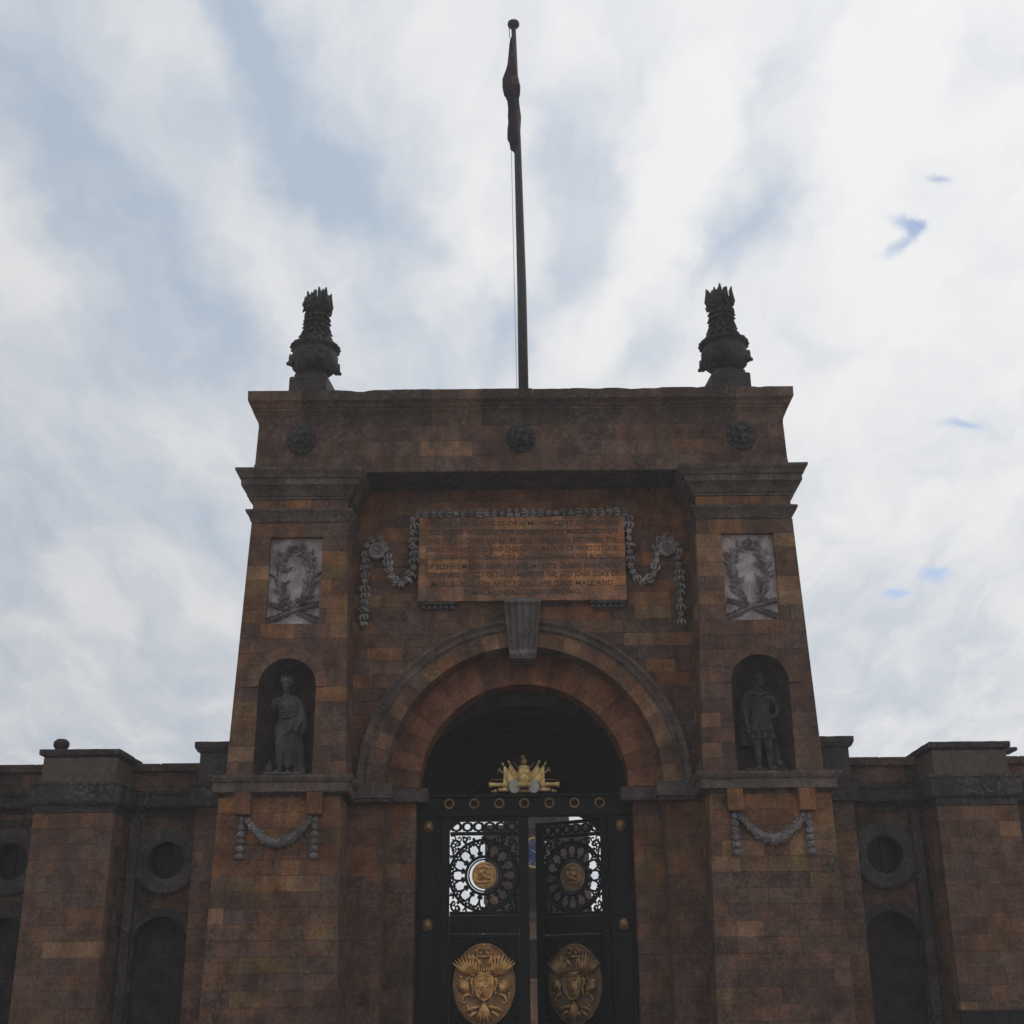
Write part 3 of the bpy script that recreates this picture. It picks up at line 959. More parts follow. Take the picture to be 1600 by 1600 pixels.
# inscribed tablet: slabs and lettering
tb = MB()
tb.box(-2.33, 2.33, 1.06, 1.25, 10.04, 12.03)
TAB = tb.build('tablet', M_MORTAR, GH)
q = courses([10.03, 12.04], .33, lambda z: -2.345, lambda z: 2.345, (), (.5, 1.3))
MAS.wall(TAB, q, 1.0, {'brown': 3, 'tan': 1.6, 'orange': 1.2, 'rust': 1, 'grey': .6}, .12, None, [(a_, b_, {'dark': 'mid', 'mid': 'brown', 'grey': 'brown'}.get(c_, c_)) for a_, b_, c_ in OV_PLAQ], boost=1.75)
LINES = ['UNDER THE AUSPICES OF A MUNIFICENT SOVEREIGN', 'THIS HOUSE WAS BUILT FOR JOHN DUKE OF MARLBOROUGH', 'AND HIS DUCHESS SARAH BY SIR J VANBRUGH BETWEEN THE',
         'YEARS 1705 AND 1722 AND THIS ROYAL MANOR OF WOODSTOCK', 'TOGETHER WITH A GRANT OF £240,000 TOWARDS THE BUILDING', 'OF BLENHEIM WAS GIVEN BY HER MAJESTY QUEEN ANNE AND',
         'CONFIRMED BY ACT OF PARLIAMENT TO THE SAID JOHN DUKE OF', 'MARLBOROUGH AND TO ALL HIS ISSUE MALE AND', 'FEMALE LINEALLY DESCENDING']
ins = MB(); ins.tint = (.05, .04, .036)
dg = None
for i, line in enumerate(LINES):
    cu = bpy.data.curves.new('line', 'FONT')
    cu.body = line
    cu.size = .165
    cu.extrude = .006
    cu.offset = .001
    cu.resolution_u = 2
    cu.align_x = 'CENTER'
    ob = bpy.data.objects.new('line', cu)
    col.objects.link(ob)
    bpy.context.view_layer.update()
    me = ob.evaluated_get(bpy.context.evaluated_depsgraph_get()).to_mesh()
    vs = [v.co.copy() for v in me.vertices]
    fs = [tuple(p.vertices) for p in me.polygons]
    w_ = max(p.x for p in vs) - min(p.x for p in vs)
    tw = 4.36 if i < 7 else (4.1 if i == 7 else 2.6)
    kx = tw / w_
    z = 11.80 - i * .205
    ins.add([(p.x * kx, .9945 - p.z, z + .015 + p.y * 1.0) for p in vs], fs)
    bpy.data.objects.remove(ob)
    bpy.data.curves.remove(cu)
ins.build('inscription', M_PAINT, TAB)
# guttae strips below the tablet
for s in (-1, 1):
    gu = MB(); gu.tint = (.08, .07, .068)
    gu.bbox(s * 1.50, s * 2.30, 1.0, 1.25, 9.965, 10.03, .006)
    GU = gu.build('guttae_strip', M_DARK, GH)
    for i in range(6):
        x = s * (1.58 + i * .128)
        d = MB(); d.tint = (.17, .15, .15)
        d.lathe([(.035, 9.87), (.055, 9.88), (.05, 9.94), (.035, 9.966)], 8, M=Matrix.Translation((x, 1.1, 0)))
        d.build('gutta', M_CARVE, GU)
MAS.flush()

# ================================================================== carved ornament on the gatehouse
CARVE_T = (0.50, 0.44, 0.43)
CARVE_D = (0.26, 0.225, 0.222)

def shade(c, a, b):
    k = random.uniform(a, b)
    return (c[0] * k, c[1] * k, c[2] * k)

def resample(pts, step):
    out = []
    acc = 0.0
    P = [Vector(p) for p in pts]
    total = sum((b - a).length for a, b in zip(P, P[1:]))
    n = max(1, round(total / step))
    st = total / n
    d = st / 2
    pos = 0.0
    for a, b in zip(P, P[1:]):
        L = (b - a).length
        while d <= pos + L and L > 0:
            t = (d - pos) / L
            out.append((a.lerp(b, t), (b - a).normalized()))
            d += st
        pos += L
    return out

def husk_mesh(kind):
    """one carved knop of the garland, pointing along -z: leaf husk, fruit or blossom"""
    mb = MB(); mb.tint = CARVE_T
    rnd = random.Random(kind)
    if kind % 3 == 0:
        mb.ball((0, 0, 0.0), (.05, .045, .07), 8, 5)
        for a in (-1, 0, 1):
            mb.tube([(a * .02, -.02, .08), (a * .08, -.045 - .02 * (a == 0), .015), (a * .092, -.05 - .02 * (a == 0), -.035), (a * .05, -.03, -.10)], [.016, .033, .028, .004], 5)
    elif kind % 3 == 1:
        for k in range(7):
            mb.ball((rnd.uniform(-.065, .065), rnd.uniform(-.05, 0), rnd.uniform(-.055, .055)), rnd.uniform(.028, .05), 7, 5)
        for a in (-1, 1):
            mb.tube([(a * .03, 0, .05), (a * .10, -.03, .0), (a * .11, -.02, -.07)], [.02, .03, .004], 5)
    else:
        mb.ball((0, -.03, 0), (.035, .035, .035), 7, 5)
        for k in range(5):
            t = 2 * PI * k / 5 + .3
            mb.tube([(0, -.01, 0), (.05 * math.cos(t), -.045, .05 * math.sin(t)), (.092 * math.cos(t), -.015, .092 * math.sin(t))], [.02, .036, .008], 6)
    return mb.build('husk', M_CARVE, smooth=True)

HUSKS = [husk_mesh(k) for k in range(6)]
husk_used = set()
def place_husk(parent, p, d, k=1.0, y=1.12):
    """p, d in the xz plane"""
    ang = math.atan2(d.x, -d.y)
    kx = random.uniform(.85, 1.15)
    Mx = Matrix.Translation((p.x + random.uniform(-.008, .008), y, p.y)) @ Matrix.Rotation(-ang, 4, 'Y') @ Matrix.Rotation(random.uniform(-.3, .3), 4, 'Y') @ Matrix.Diagonal((k * kx, k, k * random.uniform(.88, 1.12), 1))
    i = random.choice((0, 0, 3, 3, 1, 4, 2, 5))
    h = HUSKS[i]
    if i not in husk_used:
        husk_used.add(i)
        h.parent = parent
        h.matrix_local = Mx
        return h
    return link_copy(h, 'husk', parent, Mx)

PATH_L = [(-2.46, 12.10), (-2.45, 10.83), (-2.59, 10.56), (-2.75, 10.46), (-2.97, 10.6), (-3.05, 10.95), (-3.1, 11.38), (-3.27, 11.55), (-3.48, 11.46), (-3.55, 11.21), (-3.555, 10.38), (-3.55, 9.46)]
gl = MB(); gl.tint = CARVE_D
gl.tube([(x, 1.17, z) for x, z in PATH_L], .06, 6)
gl.tube([(-x, 1.17, z) for x, z in PATH_L], .06, 6)
gl.tube([(-2.46, 1.10, 12.12), (2.46, 1.10, 12.12)], .06, 6)
GARL = gl.build('garland', M_CARVE, GH)
for p, d in resample([(-2.46, 12.12), (0, 12.12)], .17): place_husk(GARL, p, d, .9, 1.02)
for p, d in resample([(2.46, 12.12), (0, 12.12)], .17): place_husk(GARL, p, d, .9, 1.02)
for s in (-1, 1):
    for p, d in resample([(-s * x, z) for x, z in PATH_L], .165):
        place_husk(GARL, p, d, 1.0 if p.y > 9.6 else .85)
    ro = MB(); ro.tint = CARVE_T
    Mx = Matrix.Translation((s * 3.30, 1.13, 11.26)) @ Matrix.Rotation(PI / 2, 4, 'X')
    ro.lathe([(.19, -.02), (.19, .09), (.15, .11), (.125, .11), (.115, .07), (.095, .07), (.085, .12), (.06, .12), (.05, .08), (.035, .08), (.03, .14), (.005, .15)], 20, M=Mx)
    for i in range(10):
        a = 2 * PI * i / 10
        ro.ball((s * 3.30 + .105 * math.cos(a), 1.04, 11.26 + .105 * math.sin(a)), .022, 6, 4)
    ro.build('rosette', M_CARVE, GH, smooth=False)

def leaf(mb, p, d, L, w, y, tint=None, lift=.04):
    """a pointed carved leaf lying on the wall from p along d (xz)"""
    n = Vector((-d.y, d.x))
    a, b = p + d * L * .45 + n * w, p + d * L * .45 - n * w
    tip = p + d * L
    v = [(p.x, y - .02, p.y), (a.x, y - .012, a.y), (tip.x, y - lift * .8, tip.y), (b.x, y - .012, b.y), (p.x + d.x * L * .5, y - lift * 1.5, p.y + d.y * L * .5),
         (a.x, y + .03, a.y), (b.x, y + .03, b.y), (p.x, y + .03, p.y), (tip.x, y + .03, tip.y)]
    f = [(0, 1, 4), (1, 2, 4), (2, 3, 4), (3, 0, 4), (0, 7, 5, 1), (1, 5, 8, 2), (2, 8, 6, 3), (3, 6, 7, 0)]
    mb.add(v, f, tint)

# laurel wreaths with crossed palms in the two panels
WL = [(-.07, 10.98), (-.26, 10.88), (-.32, 10.71), (-.36, 10.43), (-.32, 10.1), (-.23, 9.84), (-.05, 9.66)]
for s in (-1, 1):
    PN = PANEL_L if s < 0 else PANEL_R
    cx = s * 4.955
    wr = MB(); wr.tint = (.38, .33, .33) if s < 0 else (.42, .37, .36)
    for side in (-1, 1):
        pts = [(cx + side * abs(x) * (1 if side < 0 else 1.02), z) for x, z in WL][::-1]
        wr.tube([(x, .10, z) for x, z in pts], .035, 6)
        for p, d in resample(pts, .115):
            n = Vector((-d.y, d.x))
            p = p + n * random.uniform(-.03, .03)
            for sg in (-1, 0, 1):
                if random.random() < .12: continue
                dd = (d + n * sg * random.uniform(.35, 1.5)).normalized()
                leaf(wr, p + n * sg * .02, dd, random.uniform(.13, .28), random.uniform(.03, .065), .115, lift=random.uniform(.03, .10), tint=shade(wr.tint, .7, 1.3))
            if random.random() < .45:
                q = p + n * random.choice((-1, 1)) * .07
                wr.ball((q.x, .075, q.y), .03, 6, 4)
    wr.build('laurel_wreath', M_CARVE, PN)
    for side in (-1, 1):
        pb = MB(); pb.tint = (.28, .245, .245) if s < 0 else (.30, .265, .26)
        pts = [(cx - side * .50, 9.37), (cx, 9.575), (cx + side * .50, 9.72)]
        pb.tube([(x, .10 - .015 * side, z) for x, z in pts], [.018, .03, .022], 6)
        for p, d in resample([pts[0], pts[1]], .07):
            n = Vector((-d.y, d.x))
            for sg in (-1, 1):
                leaf(pb, p, (-d + n * sg * .8).normalized(), random.uniform(.1, .15), .025, .11)
        for p, d in resample([pts[1], pts[2]], .08):
            n = Vector((-d.y, d.x))
            for sg in (-1, 1):
                leaf(pb, p, (d + n * sg * .8).normalized(), random.uniform(.09, .13), .025, .11)
        pb.build('crossed_palm', M_CARVE, PN)

# swags and drops below the bracket blocks
SW = [(.68, 5.14), (.47, 4.90), (.235, 4.70), (0, 4.64), (-.235, 4.70), (-.47, 4.90), (-.68, 5.14)]
for s in (-1, 1):
    cx = s * 4.985
    sw = MB(); sw.tint = CARVE_D
    pts = [(cx + x, -.16, z) for x, z in SW]
    rr = [.05, .075, .10, .115, .10, .075, .05]
    sw.tube(pts, rr, 8)
    for p, d in resample([(cx + x, z) for x, z in SW], .035):
        k = 1 - abs(p.x - cx) / .75
        for _ in range(3):
            o = random.uniform(-1, 1) * (.05 + .06 * k)
            n = Vector((-d.y, d.x))
            q = p + n * o
            sw.ball((q.x, -.16 - random.uniform(.5, 1.0) * (.05 + .05 * k) * math.sqrt(max(0, 1 - (o / (.12)) ** 2)), q.y), random.uniform(.02, .036), 6, 4, tint=shade(CARVE_D, .7, 1.5))
    sw.build('fruit_swag', M_CARVE, GH, smooth=True)
    for xo in (.745, -.745):
        dr = MB(); dr.tint = CARVE_D
        dr.tube([(cx + xo, -.13, 5.2), (cx + xo, -.14, 4.33)], .035, 6)
        for i in range(6):
            z = 5.10 - i * .142
            k = .062 + .008 * min(i, 4)
            dr.ball((cx + xo, -.16, z), (k, k, .075), 8, 6, tint=shade(CARVE_D, .85, 1.6))
            for a in range(7):
                t = 2 * PI * a / 7
                dr.ball((cx + xo + k * .8 * math.cos(t), -.17 - k * .55 * abs(math.sin(t)), z + random.uniform(-.05, .05)), .03, 5, 4)
        dr.build('husk_drop', M_CARVE, GH, smooth=True)

# lion masks on the attic
def lion_mask(parent, Mx):
    mb = MB(); mb.tint = (.055, .05, .05)
    mb.ball((0, -.05, .02), (.20, .17, .24), 14, 10)
    for i in range(16):
        a = 2 * PI * i / 16
        mb.ball((.25 * math.cos(a), -.02, .02 + .28 * math.sin(a)), (.085, .07, .10), 8, 6)
        mb.ball((.19 * math.cos(a + .2), -.10, .04 + .22 * math.sin(a + .2)), (.06, .06, .075), 7, 5)
    mb.ball((0, -.21, -.07), (.105, .10, .075), 10, 7)
    mb.ball((-.055, -.24, -.09), (.06, .06, .05), 8, 6)
    mb.ball((.055, -.24, -.09), (.06, .06, .05), 8, 6)
    mb.ball((0, -.27, -.02), (.05, .05, .035), 8, 6)
    mb.tube([(0, -.2, .12), (0, -.25, .02)], [.035, .045], 7)
    for sg in (-1, 1):
        mb.ball((sg * .09, -.20, .10), (.07, .045, .028), 8, 6)
        mb.ball((sg * .085, -.195, .05), (.03, .03, .022), 7, 5)
        mb.ball((sg * .19, -.07, .22), (.06, .05, .06), 7, 5)
    mb.ball((0, -.17, -.18), (.08, .06, .05), 8, 6)
    mb.tube([(0, -.02, -.2), (0, -.10, -.36)], [.12, .03], 8)
    o = mb.build('lion_mask', M_DARK, parent, smooth=True)
    o.matrix_local = Mx
    return o
lm = lion_mask(ATT, Matrix.Translation((-4.97, .05, 13.56)))
for Mx in (Matrix.Translation((0.0, .05, 13.56)), Matrix.Translation((4.98, .05, 13.56)), Matrix.Translation((-5.98, 1.35, 13.52)) @ Matrix.Rotation(-PI / 2, 4, 'Z'), Matrix.Translation((5.98, 1.35, 13.52)) @ Matrix.Rotation(PI / 2, 4, 'Z')):
    link_copy(lm, 'lion_mask', ATT, Mx)

# ================================================================== flaming urns on the attic
def urn(x, y, label, mirror, seed):
    rnd = random.Random(seed)
    root = empty('urn_finial', (x, y, 14.69))
    tag(root, label, 'urn', 'flaming stone urns on the attic')
    T = (.062, .052, .05)
    mb = MB(); mb.tint = T
    mb.bbox(-.46, .46, -.46, .46, 0, .87, .03)
    mb.bbox(-.37, .37, -.37, .37, .865, .985, .02)
    mb.build('plinth', M_DARK, root)
    mb = MB(); mb.tint = T
    mb.lathe([(.36, .99), (.37, 1.03), (.31, 1.06), (.28, 1.09), (.34, 1.12), (.46, 1.17), (.55, 1.26), (.60, 1.40), (.605, 1.52), (.57, 1.63), (.53, 1.69), (.54, 1.73), (.60, 1.76), (.625, 1.80), (.62, 1.84), (.52, 1.87), (.45, 1.90)], 28,
             mod=lambda a, z: 1 + (.035 * math.cos(a * 12) if 1.13 < z < 1.6 else .01 * math.cos(a * 28)))
    for k in range(4):
        a = PI / 4 + k * PI / 2 + (.25 if mirror > 0 else -.25)
        d = Vector((math.cos(a), math.sin(a), 0))
        mb.ball(d * .60 + Vector((0, 0, 1.34)), (.10, .10, .13), 8, 6)
        mb.ball(d * .69 + Vector((0, 0, 1.27)), (.055, .055, .05), 7, 5)
        mb.tube([d * .55 + Vector((0, 0, 1.45)), d * .66 + Vector((0, 0, 1.5)), d * .68 + Vector((0, 0, 1.42))], [.04, .04, .015], 6)
    for k in range(22):
        a = 2 * PI * k / 22
        mb.ball((.61 * math.cos(a), .61 * math.sin(a), 1.80 + rnd.uniform(-.015, .015)), (.06, .06, .05), 6, 4)
    mb.v = [(x_ * .93, y_ * .93, z_) for x_, y_, z_ in mb.v]
    mb.build('bowl', M_DARK, root, smooth=True)
    mb = MB(); mb.tint = T
    mb.lathe([(.45, 1.86), (.35, 1.96), (.28, 2.12), (.24, 2.32), (.215, 2.55), (.21, 2.68), (.26, 2.78)], 20)
    for j, (z, r) in enumerate(((1.93, .36), (2.04, .31), (2.17, .27), (2.31, .245), (2.46, .235), (2.61, .225))):
        n = 11
        for k in range(n):
            a = 2 * PI * (k + .5 * (j % 2)) / n + rnd.uniform(-.06, .06)
            d = Vector((math.cos(a), math.sin(a), 0))
            mb.tube([d * (r - .05) + Vector((0, 0, z + .08)), d * (r + .045) + Vector((0, 0, z + .03)), d * (r + rnd.uniform(.09, .14)) + Vector((0, 0, z - .03))], [.05, .055, .014], 6)
    mb.build('neck', M_DARK, root, smooth=True)
    mb = MB(); mb.tint = (.05, .044, .044)
    mb.lathe([(.22, 2.70), (.29, 2.80), (.30, 2.95), (.29, 3.05), (.18, 3.16)], 16, mod=lambda a, z: 1 + .05 * math.cos(a * 7 + z * 9))
    for k in range(30):
        a = 2 * PI * k / 15 + rnd.uniform(-.15, .15)
        rr_ = (.275 if k < 15 else .15) + rnd.uniform(-.03, .03)
        d = Vector((math.cos(a), math.sin(a), 0))
        zt = rnd.uniform(3.16, 3.40) if k < 15 else rnd.uniform(3.24, 3.44)
        tw = d.cross(Vector((0, 0, 1))) * rnd.uniform(-.11, .11)
        mb.tube([d * rr_ * .8 + Vector((0, 0, 2.8)), d * (rr_ + .035) + Vector((0, 0, 2.98)), d * rr_ + tw * .6 + Vector((0, 0, zt - .12)), d * (rr_ + .02) + tw + Vector((0, 0, zt))], [.055, .062, .048, .018], 6)
    for k in range(9):
        a = 2 * PI * k / 9 + rnd.uniform(-.2, .2)
        d = Vector((math.cos(a), math.sin(a), 0))
        mb.tube([d * .24 + Vector((0, 0, 2.86)), d * .33 + Vector((0, 0, 2.83)), d * .375 + Vector((0, 0, rnd.choice((2.74, 2.92))))], [.06, .05, .01], 6)
    mb.build('flame', M_DARK, root, smooth=True)
    root.rotation_euler = (0, R(-.8 * mirror), R(rnd.uniform(-8, 8)))
    return root
urn(-4.985, 1.2, 'dark flaming stone urn on the left corner of the gatehouse attic', -1, 3)
urn(4.97, 1.2, 'dark flaming stone urn on the right corner of the gatehouse attic', 1, 8)

# ================================================================== flagpole and furled flag
FP = empty('flagpole', (.10, 3.0, 14.69))
tag(FP, 'tall dark tapering flagpole rising from the middle of the gatehouse roof', 'flagpole')
mb = MB()
mb.tube([(0, 0, 0), (-.02, 0, 4.5), (-.09, 0, 9), (-.17, 0, 13.0)], [.135, .125, .10, .068], 14)
mb.build('pole', M_POLE, FP, smooth=True)
mb = MB()
mb.lathe([(.07, 12.98), (.09, 13.0), (.15, 13.04), (.175, 13.10), (.165, 13.16), (.10, 13.21), (.02, 13.23)], 16, M=Matrix.Translation((-.172, 0, 0)))
mb.build('ball_finial', M_POLE, FP, smooth=True)
mb = MB()
mb.tube([(-.30, -.05, 12.99), (-.285, -.05, 12.6)], .012, 5)
mb.tube([(-.27, -.06, 8.9), (-.22, -.06, 4.5), (-.17, -.06, .4)], .004, 5)
mb.tube([(-.26, .04, 8.9), (-.205, .04, 4.5), (-.15, .04, .4)], .003, 5)
mb.build('halyard', M_POLE, FP)
mb = MB()
mb.bbox(-.3, .3, -.3, .3, 0, .25, .03)
mb.build('base_block', M_LEAD, FP)
# furled flag: a limp bundle of folds down the pole
m_flag, nt, b = new_mat('limp_flag_cloth')
N, L = nt.nodes, nt.links
geo = N.new('ShaderNodeNewGeometry')
sx = N.new('ShaderNodeSeparateXYZ'); L.new(geo.outputs['Position'], sx.inputs[0])
nz = N.new('ShaderNodeTexNoise'); nz.inputs['Scale'].default_value = 2.2; nz.inputs['Detail'].default_value = 1
L.new(geo.outputs['Position'], nz.inputs['Vector'])
cr = N.new('ShaderNodeValToRGB'); L.new(nz.outputs['Fac'], cr.inputs['Fac'])
cr.color_ramp.interpolation = 'CONSTANT'
cr.color_ramp.elements[0].color = (.022, .024, .05, 1); cr.color_ramp.elements[0].position = 0
cr.color_ramp.elements[1].color = (.06, .024, .026, 1); cr.color_ramp.elements[1].position = .5
e = cr.color_ramp.elements.new(.66); e.color = (.10, .09, .09, 1)
L.new(cr.outputs['Color'], b.inputs['Base Color'])
b.inputs['Roughness'].default_value = .9
mb = MB()
prof = [(12.62, .025, -.285), (12.4, .05, -.285), (11.9, .075, -.29), (11.5, .13, -.295), (11.2, .19, -.29), (10.9, .205, -.28), (10.62, .20, -.285), (10.5, .15, -.26), (10.2, .14, -.235), (9.9, .15, -.24), (9.5, .155, -.245), (9.2, .16, -.25), (9.0, .13, -.22), (8.82, .09, -.235), (8.72, .02, -.20)]
v, f, n = [], [], 22
for j, (z, r, cxp) in enumerate(prof):
    for k in range(n):
        a = 2 * PI * k / n
        rr_ = r * (1 + .30 * math.sin(5 * a + z * 2.1) + .16 * math.sin(9 * a - z * 3))
        v.append((cxp + rr_ * .95 * math.cos(a) + .05, rr_ * .8 * math.sin(a) - .02, z + .03 * math.sin(3 * a)))
for j in range(len(prof) - 1):
    for k in range(n):
        l = (k + 1) % n
        f.append((j * n + k, (j + 1) * n + k, (j + 1) * n + l, j * n + l))
mb.add(v, f)
fl = mb.build('flag', m_flag, None, smooth=True, loc=(.10, 3.0, 14.69))
tag(fl, 'limp furled dark flag hanging along the top of the flagpole', 'flag')

# ================================================================== statues in the niches
def statue_from(mb, name, loc, label, voxel=.0135, dim=1.0):
    o = mb.build(name, M_CARVE_ST, None, smooth=True, loc=loc)
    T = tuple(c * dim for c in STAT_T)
    md = o.modifiers.new('fuse', 'REMESH')
    md.mode = 'VOXEL'; md.voxel_size = voxel
    md.use_smooth_shade = True
    sm = o.modifiers.new('soften', 'SMOOTH'); sm.factor = .5; sm.iterations = 1
    tag(o, label, 'statue', 'statues standing in the pier niches')
    # bake the fused surface so that it is one continuous mesh
    bpy.context.view_layer.update()
    ev = o.evaluated_get(bpy.context.evaluated_depsgraph_get())
    me = bpy.data.meshes.new_from_object(ev)
    at = me.attributes.get('tint')
    if at: me.attributes.remove(at)
    at = me.attributes.new('tint', 'FLOAT_COLOR', 'FACE')
    at.data.foreach_set('color', [c for _ in me.polygons for c in (*T, 1.0)])
    o.modifiers.clear()
    o.data = me
    if not me.materials: me.materials.append(M_CARVE_ST)
    me.polygons.foreach_set('use_smooth', [True] * len(me.polygons))
    return o
M_CARVE_ST = stone_mat('weathered_statue_stone', soot_shade=.45, lichen=.55, bump=.2, grain=1.5)
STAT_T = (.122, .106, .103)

def drape(mb, secs, folds=9, amp=.02, n=44, ph=0.0):
    """secs: (z, cx, cy, rx, ry, fold factor)"""
    v, f = [], []
    for z, cx_, cy_, rx, ry, k in secs:
        for i in range(n):
            a = 2 * PI * i / n
            w_ = 1.6 * amp * k * (math.sin(folds * a + ph + z * 1.3) + .5 * math.sin(folds * 1.7 * a + 2 - z * 2))
            v.append((cx_ + (rx + w_) * math.cos(a), cy_ + (ry + w_) * math.sin(a), z))
    m = len(secs)
    for j in range(m - 1):
        for i in range(n):
            l = (i + 1) % n
            f.append((j * n + i, j * n + l, (j + 1) * n + l, (j + 1) * n + i))
    f.append(tuple(range(n))[::-1]); f.append(tuple((m - 1) * n + i for i in range(n)))
    mb.add(v, f)

def hand(mb, p, d, side):
    """palm and five curled fingers from wrist p along d"""
    p, d = Vector(p), Vector(d).normalized()
    n = d.cross(Vector((0, 1, 0)))
    n = n.normalized() if n.length > .1 else Vector((1, 0, 0))
    mb.tube([p, p + d * .09], [.032, .045], 8)
    for i, L in enumerate((.085, .10, .095, .075)):
        b0 = p + d * .085 + n * (i - 1.5) * .024
        mb.tube([b0, b0 + d * L * .6, b0 + d * L + Vector((0, -.03, -.02))], [.014, .013, .011], 6)
    b0 = p + d * .03 + n * side * .04
    mb.tube([b0, b0 + (d + n * side * .8).normalized() * .07], [.016, .012], 6)

def head(mb, c, turn, hair, H_=1.0):
    c = Vector(c)
    Mx = Matrix.Translation(c) @ Matrix.Rotation(turn, 4, 'Z')
    def B(p, r, nu=12, nv=9): mb.ball(p, r, nu, nv, M=Mx)
    B((0, .01, .03), (.095, .115, .125))
    B((0, -.035, -.05), (.07, .075, .085))
    B((0, -.06, -.105), (.035, .035, .03))          # chin
    mb.tube([(0, -.105, .03), (0, -.128, -.015), (0, -.112, -.03)], [.014, .022, .018], 7, M=Mx)   # nose
    B((0, -.105, -.058), (.032, .02, .012))         # mouth
    for sg in (-1, 1):
        B((sg * .04, -.098, .028), (.022, .014, .012))   # eyes
        B((sg * .045, -.095, .05), (.035, .022, .012))   # brow
        B((sg * .097, .01, -.005), (.016, .03, .035))    # ear
        B((sg * .05, -.075, -.03), (.032, .03, .03))     # cheek
    if hair == 'crown':
        for k in range(14):
            a = 2 * PI * k / 14
            B((.10 * math.cos(a), .02 + .115 * math.sin(a), .085), (.04, .04, .045), 7, 5)
        for k in range(9):
            a = 2 * PI * k / 9
            mb.tube([(.09 * math.cos(a), .02 + .10 * math.sin(a), .11), (.11 * math.cos(a), .02 + .12 * math.sin(a), .21)], [.03, .014], 6, M=Mx)
        B((0, .13, 0), (.07, .06, .07))
    else:
        for k in range(13):
            a = 2 * PI * k / 13
            B((.09 * math.cos(a), .03 + .105 * math.sin(a), .075), (.045, .045, .05), 7, 5)
        B((0, .03, .12), (.085, .095, .06))
        mb.tube([(0, -.07, .13), (0, .03, .20), (0, .13, .12)], [.02, .03, .02], 7, M=Mx)
    mb.tube([(c.x, c.y + .02, c.z - .02), (c.x * .9, c.y + .03, c.z - .22)], [.055, .07], 10)

# robed woman, weight on one leg, head turned
w = MB()
head(w, (-.055, -.04, 1.90), R(-14), 'crown')
drape(w, [(1.70, -.02, 0, .06, .06, 0), (1.66, 0, 0, .19, .085, .2), (1.60, .01, 0, .215, .12, .3), (1.50, .01, -.01, .205, .15, .35), (1.40, .01, -.01, .20, .16, .5), (1.30, .005, 0, .185, .145, .7), (1.20, .0, 0, .175, .135, .6), (1.12, .0, 0, .19, .15, .7), (1.0, .01, 0, .225, .175, .9), (.85, .015, 0, .235, .18, 1.1), (.62, .02, 0, .22, .175, 1.3), (.40, .02, 0, .205, .17, 1.5), (.24, .03, .01, .20, .165, 1.5), (.20, .03, .02, .19, .15, 1.5)], 11, .016)
for sg in (-1, 1):
    w.ball((sg * .085, -.13, 1.46), (.075, .07, .075), 10, 8)
w.tube([(-.20, .17, 1.24), (-.06, -.17, 1.18), (.12, -.17, 1.22), (.21, .05, 1.28)], .022, 7)          # girdle
for k in range(7):                                                                                      # mantle folds across the hips
    t = k / 6
    w.tube([(-.23, -.03 - .02 * t, .80 + .13 * t), (-.08, -.20, .80 + .20 * t), (.10, -.21, .92 + .18 * t), (.24, -.08, 1.06 + .15 * t)], [.02, .03, .03, .025], 7)
w.tube([(-.08, -.16, .95), (-.10, -.22, .60), (-.08, -.17, .25)], [.07, .08, .05], 9)                     # bent knee under the robe
w.tube([(.09, -.12, .60), (.07, -.10, .14)], [.08, .052], 9)
w.tube([(-.07, -.13, .30), (-.09, -.10, .10)], [.055, .042], 9)
for x0, x1 in ((-.09, -.17), (.07, .09)):
    w.tube([(x0, -.02, .06), ((x0 + x1) / 2, -.13, .065), (x1, -.25, .035)], [.045, .05, .03], 8)
    for i in range(4):
        w.ball((x1 - .035 + i * .022, -.27, .03), (.014, .025, .014), 6, 4)
w.tube([(-.19, 0, 1.61), (-.30, -.02, 1.42), (-.335, -.05, 1.33)], [.07, .055, .05], 10)                   # right arm
w.tube([(-.335, -.05, 1.33), (-.31, -.17, 1.40), (-.27, -.23, 1.46)], [.05, .042, .034], 10)
hand(w, (-.27, -.23, 1.46), (.4, -.35, .6), 1)
w.tube([(.20, 0, 1.60), (.29, .0, 1.40), (.32, -.03, 1.26)], [.07, .062, .055], 10)                        # left arm with hanging mantle
w.tube([(.32, -.03, 1.26), (.31, -.12, 1.12), (.27, -.17, 1.06)], [.055, .045, .035], 10)
hand(w, (.27, -.17, 1.06), (-.3, -.2, -.8), -1)
drape(w, [(1.42, .27, .02, .08, .08, .3), (1.2, .30, .02, .10, .10, .8), (1.0, .32, .02, .09, .10, 1), (.85, .30, .03, .05, .09, 1)], 7, .016, 30)
drape(w, [(1.0, .22, .08, .07, .08, .6), (.6, .25, .08, .075, .09, 1.2), (.3, .27, .06, .085, .10, 1.5), (.04, .31, .03, .11, .12, 1.6)], 7, .018, 30)
w.ball((-.33, .0, .13), (.10, .10, .13), 10, 8)                                                           # bird at her feet
w.tube([(-.33, -.02, .2), (-.31, -.05, .32)], [.05, .025], 8)
w.bbox(-.40, .42, -.36, .30, -.02, .03, .015)
w.bbox(-.34, .36, -.40, .26, -.04, .01, .015)
statue_from(w, 'robed_statue', (-4.985, .22, 6.05), 'weathered robed female statue in the niche of the left pier')

